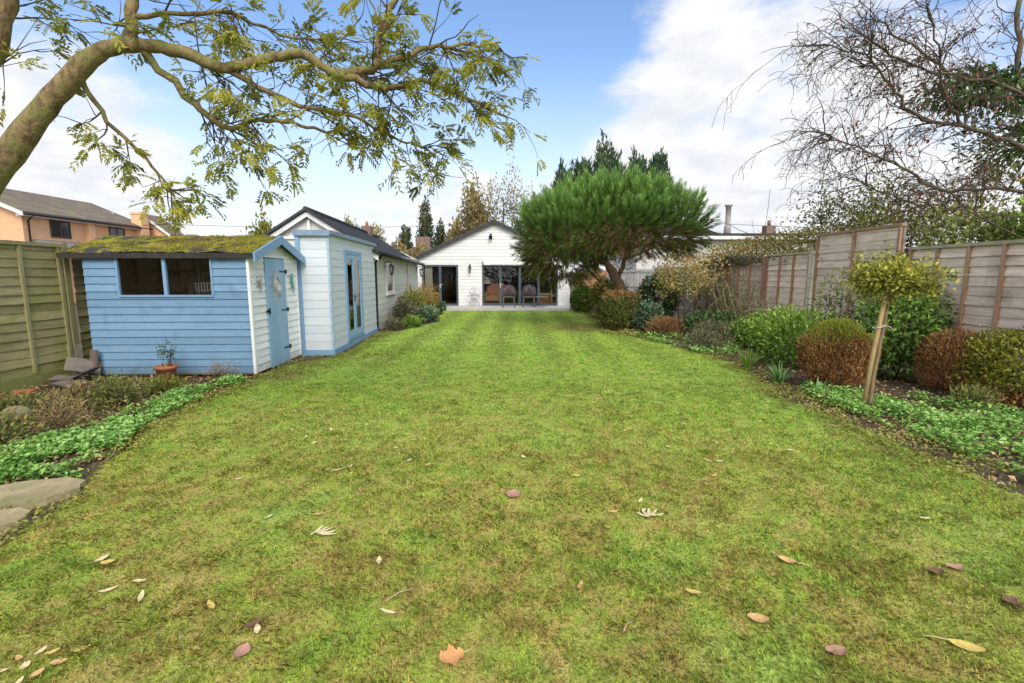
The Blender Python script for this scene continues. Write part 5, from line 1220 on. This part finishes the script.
for y0, y1 in ((1.45, 2.65), (5.3, 6.5)):
    mb = MB(); mb.box(.003, .05, y0, y1, 3.62, 3.68); mb.box(.003, .05, y0, y1, 4.48, 4.54); mb.box(.003, .05, y0, y0+.06, 3.68, 4.48); mb.box(.003, .05, y1-.06, y1, 3.68, 4.48); mb.box(.003, .048, (y0+y1)/2-.03, (y0+y1)/2+.03, 3.68, 4.48)
    w = mb.build('window', M('brown_frame', (.10, .06, .05), rough=.6), nb); mb = MB(); mb.box(.004, .02, y0+.06, y1-.06, 3.68, 4.48); mb.build('pane', M('dark_glass', (.03, .035, .04), rough=.08, spec=.8, var=0), w)
mb = MB(); mb.box(.002, .28, 3.55, 4.0, 0, 4.75); mb.build('brick_pier', m_brick, nb)
mb = MB(); mb.prism([(.01, .4, 3.3), (1.9, .4, 2.9), (1.9, .4, 3.0), (.01, .4, 3.45)], (0, 3.1, 0)); mb.build('lean_to_roof', M('grey_lean_to', (.25, .24, .24), rough=.8), nb)
mb = MB(); mb.box(-.1, .55, 7.3, 7.95, 3.5, 5.55); mb.box(-.14, .59, 7.26, 7.99, 5.55, 5.68); mb.build('chimney', m_brick, nb)
mb = MB(); mb.tube([(-1.5, 7.6, 5.3), (-1.5, 7.6, 6.3)], .03, 5); mb.build('vent_pipe', m_white, nb)
gx0 = thing('brick_house', 'brick house gable with pale barge boards behind the first brick house', 'house', (-24.9, 33.5, 0))
mb = MB(); mb.box(-1.5, 1.5, 0, 1.2, 0, 4.3); mb.face(((-1.5, 0, 4.3), (1.5, 0, 4.3), (0, 0, 5.55))); mb.build('wall', m_brick, gx0)
for sg in (1, -1):
    mb = MB(); mb.prism([(0, -.25, 5.58), (sg*1.7, -.25, 4.25), (sg*1.7, -.25, 4.35), (0, -.25, 5.7)], (0, 1.6, 0)); mb.build('roof', m_rooftile, gx0)
    mb = MB(); mb.prism([(0, -.28, 5.45), (sg*1.72, -.28, 4.12), (sg*1.72, -.28, 4.3), (0, -.28, 5.66)], (0, .025, 0)); mb.build('barge_board', m_white, gx0)
mb = MB(); mb.lathe([(.16, 0), (.16, .05)], k=14); o = mb.build('gable_vent', m_white, gx0); o.location = (0, -.03, 4.95); o.rotation_euler = (R(90), 0, 0)
gg = thing('flat_roofed_garage', 'low flat roofed block beside the brick gable', 'garage', (-20.6, 34, 0)); mb = MB(); mb.box(-1.4, 1.4, 0, 4, 0, 4.0); mb.build('wall', m_brick, gg); mb = MB(); mb.box(-1.6, 1.6, -.25, 4.2, 4.0, 4.2); mb.build('roof', m_conc, gg)

rb = thing('neighbour_bungalow', 'pale neighbouring bungalow with a dark roof edge beyond the overgrown hedge', 'bungalow', (9, 25, 0))
mb = MB(); mb.box(-2.6, 9, 0, 8, 0, 3.45); mb.build('wall', M('render_wall', (.66, .64, .6), rough=.9, var=.05), rb)
mb = MB(); mb.box(-2.9, 9.3, -.35, 8.3, 3.56, 3.68); mb.prism([(-2.9, -.3, 3.68), (1.4, -.3, 3.68), (-.2, -.3, 4.3), (-2.2, -.3, 4.35)], (0, 8, 0)); mb.build('roof', m_tile, rb)
mb = MB(); mb.box(-2.85, 9.25, -.37, -.33, 3.38, 3.55); mb.build('fascia', m_white, rb)
mb = MB(); mb.lathe([(.17, 3.6), (.17, 4.1), (.13, 4.12), (.13, 5.05), (.19, 5.08), (.19, 5.16)], (2.1, .3, 0), 14); mb.build('flue', m_galv, rb)
mb = MB(); mb.tube([(1.1, .5, 3.6), (1.15, .5, 5.2)], .02, 5); mb.tube([(.75, .5, 5.05), (1.6, .5, 5.12)], .012, 4)
for k in range(5): x = .85+.17*k; mb.tube([(x, .5, 4.9), (x, .5, 5.25)], .009, 4)
mb.build('aerial', m_galv, rb)
mb = MB(); mb.box(5.0, 5.5, 2, 2.5, 3.6, 4.3); mb.lathe([(.1, 4.3), (.09, 4.6)], (5.25, 2.25, 0), 8); mb.build('chimney', m_brick2, rb)
oc = thing('brick_house', 'brown roofed house peeping between annexe roof and bungalow', 'house', (-6.6, 37, 0)); mb = MB(); mb.box(-2.6, 2.2, 0, 5, 0, 2.9); mb.build('wall', m_brick2, oc); mb = MB(); mb.prism([(-2.8, -.2, 2.9), (2.4, -.2, 2.9), (-.2, -.2, 3.9)], (0, 5.4, 0)); r_ = mb.build('roof', m_rooftile, oc); mb = MB(); mb.box(-.9, .2, 1, 1.7, 3.4, 4.55); mb.build('chimney', m_brick2, r_)

for lab, a, b, sag in (('thin black overhead cable crossing above the annexe roof', (-24.3, 33, 5.0), (2, 48, 7.0), .5), ('thin black cable strung across the sky by the flue', (6.8, 30, 5.0), (40, 34, 4.7), .3)):
    mb = MB(); mb.tube([tuple(Vector(a).lerp(Vector(b), i/16)-Vector((0, 0, sag*math.sin(math.pi*i/16)))) for i in range(17)], .014, 4); tag(mb.build('overhead_cable', m_black), lab, 'cable')

# ------------------------------------------------------------------ fallen leaves, one object each
m_l = {'tan': M('tan_leaf', (.62, .40, .17), (.5, .3, .12), 30, rough=.7, var=.1), 'yellow': M('yellow_leaf', (.62, .47, .13), (.5, .36, .1), 30, rough=.7, var=.1), 'cream': M('cream_leaf', (.68, .58, .34), (.55, .46, .25), 30, rough=.7, var=.1),
       'pink': M('pinkish_brown_leaf', (.44, .25, .18), (.33, .18, .13), 30, rough=.7, var=.1), 'brown': M('dark_brown_leaf', (.17, .095, .06), (.12, .065, .045), 30, rough=.7, var=.1), 'orange': M('orange_leaf', (.68, .34, .13), (.55, .26, .1), 30, rough=.7, var=.1)}
def fallen(label, x, y, L, W, c, rz, stem=0., lobed=False, curl=.25, group=None):
    if group == GL: L *= 1.2; W *= 1.2
    mb = MB(); n = 9; rows = []
    for i in range(n):
        t = i/(n-1); w = W*.5*(math.sin(math.pi*min(1, t*.92+.05))**.75)
        if lobed: w *= (1+.35*math.sin(t*15))
        z = .020+curl*L*(t-.5)**2*1.6+rnd.uniform(-.002, .002)
        rows.append([((t-.5)*L, -w, z+curl*w*.8), ((t-.5)*L, -w*.5, z+curl*w*.2), ((t-.5)*L, 0, z), ((t-.5)*L, w*.5, z+curl*w*.2), ((t-.5)*L, w, z+curl*w*.8)])
    V = [p for r in rows for p in r]; b = len(mb.v); mb.v += V
    for i in range(n-1):
        for j in range(4): mb.f.append((b+i*5+j, b+(i+1)*5+j, b+(i+1)*5+j+1, b+i*5+j+1)); mb.a.append(rnd.random()); mb.sm.append(True)
    o = mb.build('fallen_leaf', m_l[c]); o.location = (x, y, .0); o.rotation_euler = (R(rnd.uniform(-6, 6)), R(rnd.uniform(-6, 6)), R(rz)); tag(o, label, 'leaf', group)
    if stem: mb = MB(); mb.tube([(L*.48, 0, .03), (L*.5+stem*.5, .006, .03), (L*.5+stem, .02, .026)], .0022, 5); s_ = mb.build('leaf_stalk', m_l['cream'], o)
    return o
GL = 'fallen leaves on the lawn'
fallen('orange lobed leaf with a stalk near the bottom centre of the lawn', -.25, 1.80, .085, .085, 'orange', 20, .05, True, .3, GL)
fallen('pinkish brown leaf alone in the middle of the lawn', .01, 3.3, .085, .09, 'pink', 60, 0, False, .3, GL)
fallen('tan leaf on the lawn with its point turned up beside no others', 1.14, 2.02, .075, .06, 'tan', 150, .0, False, .35, GL)
fallen('pale tan curled leaf with a thin stalk lying above the single tan leaf', 1.53, 2.48, .075, .055, 'tan', -30, .06, False, .4, GL)
fallen('long yellow leaf with a long pale stalk', 1.95, 1.86, .10, .048, 'yellow', 145, .09, False, .25, GL)
fallen('dark brown curled leaf beside the pinkish leaf toward the border', 2.27, 2.38, .07, .05, 'brown', 10, 0, False, .5, GL)
fallen('dull pink leaf beside the dark brown curled leaf', 2.41, 2.42, .075, .05, 'pink', 0, 0, False, .4, GL)
fallen('dark purplish leaf at the picture edge', 2.43, 2.14, .08, .06, 'brown', 30, 0, False, .4, GL)
fallen('greyish pink curled leaf near the yellow stalked leaf', 1.37, 1.83, .07, .05, 'pink', 5, 0, False, .4, GL)
fallen('small cream yellow leaf lying lengthways between the twig and the tan leaf', .91, 2.22, .065, .03, 'yellow', -15, 0, False, .2, GL)
fallen('red brown leaf standing on edge beside the green weed tuft', -1.14, 1.83, .06, .05, 'pink', 80, 0, False, .5, GL)
fallen('dark folded leaf over the green weed tuft', -1.17, 1.99, .07, .04, 'brown', 40, 0, False, .5, GL)
for dx, dy, rz_ in ((-.13, -.05, 10), (-.06, -.02, 100), (-.01, .05, 35), (.03, -.06, 70), (.06, .0, 20), (.10, .06, 55), (-.07, .06, 80), (.0, -.11, 95), (-.12, .02, 150)):
    fallen('pale leaflet in the loose cluster at the lower corner of the lawn', -1.93+dx, 1.78+dy, rnd.uniform(.045, .062), rnd.uniform(.02, .03), rnd.choice(['cream', 'cream', 'yellow', 'tan']), rz_, 0, False, rnd.uniform(.2, .5), 'pale leaflet cluster on the lawn')
for i in range(5): fallen('cream narrow leaflet in the fan near the lone pinkish brown leaf', .92+.05*math.cos(i*.6+.4), 2.98+.05*math.sin(i*.6+.4), .10, .022, 'cream', 20+i*28, 0, False, .2, 'narrow leaflets fanned on the lawn')
for i in range(5): fallen('cream narrow leaflet in the fan on the shed side of the lawn', -1.18+.05*math.cos(i*.5+.4), 2.76+.045*math.sin(i*.5), .11, .022, 'cream', 5+i*16, 0, False, .2, 'narrow leaflets fanned by the shed side')
for i in range(3): fallen('pale leaflet in the small cluster before the shed border', -1.43+.04*i, 3.75+.03*i, .09, .022, 'cream', 20+30*i, 0, False, .2, 'pale leaflets before the shed border')
for x, y, rz, lab in ((-2.3, 2.5, 60, 'cream leaf beside the ochre leaf near the stepping stones'), (-2.24, 2.47, 10, 'ochre leaf beside the cream leaf near the stepping stones')):
    fallen(lab, x, y, .06, .035, 'cream' if rz == 60 else 'yellow', rz, 0, False, .3, GL)
for i in range(80):
    for _ in range(50):
        x = rnd.uniform(-3.4, 3.4); y = 1.9+8*rnd.random()**1.35
        if abs(x) < y*1.05 and inpoly(np.array([x]), np.array([y]), LAWN)[0] and not(math.hypot(x-.01, y-3.3) < .3): break
    fallen('small pale yellow leaf among those scattered over the lawn', x, y, rnd.uniform(.05, .085), rnd.uniform(.016, .034), rnd.choice(['yellow', 'cream', 'cream', 'tan']), rnd.uniform(0, 360), 0, False, .25, 'small pale leaves scattered over the lawn')
for i, (x, y, rz, L, lab) in enumerate(((-.62, 2.15, 40, .16, 'thin grey twig lying on the lawn near the orange leaf'), (.5, 1.95, 50, .09, 'short pale twig on the lawn between orange and tan leaves'), (-3.5, 3.95, 100, .24, 'pale stick poking out of the ground cover by the stepping stone'), (3.45, 4.9, 150, .22, 'bleached stick at the bare lawn edge below the staked tree'))):
    mb = MB(); mb.tube([(0, 0, .02), (L*.5, .008, .028), (L, -.004, .02 if i != 2 else .16)], [.005, .004, .003], 5); o = mb.build('twig', m_oldwood if i < 2 else m_stake); o.location = (x, y, 0); o.rotation_euler.z = R(rz); tag(o, lab, 'twig')

# ------------------------------------------------------------------ world, sun, camera
SUN_EL, SUN_AZ = 40, 166      # azimuth measured clockwise from +Y
w = bpy.data.worlds.new('World'); scene.world = w; w.use_nodes = True; nt = w.node_tree; nt.nodes.clear()
out = nn(nt, 'ShaderNodeOutputWorld'); bgd = nn(nt, 'ShaderNodeBackground'); nt.links.new(bgd.outputs[0], out.inputs[0])
sky = nn(nt, 'ShaderNodeTexSky', sky_type='NISHITA'); sky.sun_disc = False; sky.sun_elevation = R(SUN_EL); sky.sun_rotation = R(SUN_AZ); sky.air_density = 1.0; sky.dust_density = 1.2; sky.ozone_density = 1.5
tc = nn(nt, 'ShaderNodeTexCoord').outputs['Generated']
sx = nn(nt, 'ShaderNodeSeparateXYZ'); nt.links.new(tc, sx.inputs[0])
zz = math_(nt, 'ADD', math_(nt, 'MAXIMUM', sx.outputs[2], 0.), .22)
cb_ = nn(nt, 'ShaderNodeCombineXYZ'); nt.links.new(math_(nt, 'DIVIDE', sx.outputs[0], zz), cb_.inputs[0]); nt.links.new(math_(nt, 'DIVIDE', sx.outputs[1], zz), cb_.inputs[1]); cb_.inputs[2].default_value = 1.7
nz = noise(nt, cb_.outputs[0], 1.9, 9, .58); nz2 = noise(nt, cb_.outputs[0], 4.2, 6, .6)
m = math_(nt, 'ADD', nz, math_(nt, 'MULTIPLY', math_(nt, 'SUBTRACT', nz2, .5), .38))
# broad cloud banks at fixed compass directions (dx, dy, dz, inner cos, weight)
def bank(d, cosr, wgt):
    global m
    v = Vector(d).normalized(); dp = nn(nt, 'ShaderNodeVectorMath', operation='DOT_PRODUCT'); nt.links.new(tc, dp.inputs[0]); dp.inputs[1].default_value = v
    m = math_(nt, 'ADD', m, math_(nt, 'MULTIPLY', maprange(nt, dp.outputs['Value'], cosr, .995), wgt))
bank((.48, 1, .20), .92, .22); bank((.62, 1, .08), .95, .14); bank((-.95, 1, .20), .97, .26); bank((-.17, 1, .13), .988, .2); bank((.30, 1, .42), .985, .08); bank((.9, 1, .22), .97, .10)
bank((-.30, .95, .46), .86, -.30); bank((.12, 1, .62), .95, -.18); bank((.85, 1, .58), .93, -.20)
bank((0, -1, .5), .0, .30)  # unseen cloud bank added behind the view for more ambient light
m = math_(nt, 'ADD', m, maprange(nt, sx.outputs[2], .30, .02, 0, .10))
mask = maprange(nt, m, .41, .70)
shade = maprange(nt, nz2, .3, .7)
cl = mixc(nt, shade, (.84, .875, .94), (1.06, 1.06, 1.06))
cv = nn(nt, 'ShaderNodeCombineColor')
br_ = maprange(nt, sx.outputs[1], .25, -.7, 1., 1.9)  # clouds out of view made brighter to lift the ambient light
for i in range(3): nt.links.new(br_, cv.inputs[i])
cl = mixc(nt, 1., cl, cv.outputs[0], 'MULTIPLY')
skyc = nn(nt, 'ShaderNodeMix', data_type='RGBA', blend_type='MULTIPLY'); skyc.inputs[0].default_value = 1; nt.links.new(sky.outputs[0], skyc.inputs[6]); skyc.inputs[7].default_value = (.205, .225, .248, 1)
haze = mixc(nt, maprange(nt, sx.outputs[2], .42, .0, .0, .85), skyc.outputs[2], (1.0, 1.02, 1.08))
fin = mixc(nt, mask, haze, cl)
nt.links.new(fin, bgd.inputs[0]); bgd.inputs[1].default_value = 1.0
sun = bpy.data.lights.new('sun', 'SUN'); sun.energy = 2.5; sun.angle = R(28); sun.color = (1, .94, .85)
so = bpy.data.objects.new('sun', sun); col.objects.link(so)
sd = Vector((math.sin(R(SUN_AZ))*math.cos(R(SUN_EL)), math.cos(R(SUN_AZ))*math.cos(R(SUN_EL)), math.sin(R(SUN_EL))))
so.rotation_euler = (-sd).to_track_quat('-Z', 'Y').to_euler(); so.location = (0, -5, 20)

cam = bpy.data.cameras.new('camera'); cam.lens = 36*480/1024; cam.sensor_width = 36; cam.clip_start = .05; cam.clip_end = 2000
co = bpy.data.objects.new('camera', cam); col.objects.link(co); co.location = (0, 0, 1.6); co.rotation_euler = (R(90)-math.atan(66.5/480), 0, 0)
scene.camera = co
scene.view_settings.view_transform = 'Standard'; scene.view_settings.look = 'None'; scene.view_settings.exposure = 0; scene.view_settings.gamma = 1
scene.render.film_transparent = False
scene.cycles.max_bounces = 6; scene.cycles.transparent_max_bounces = 12
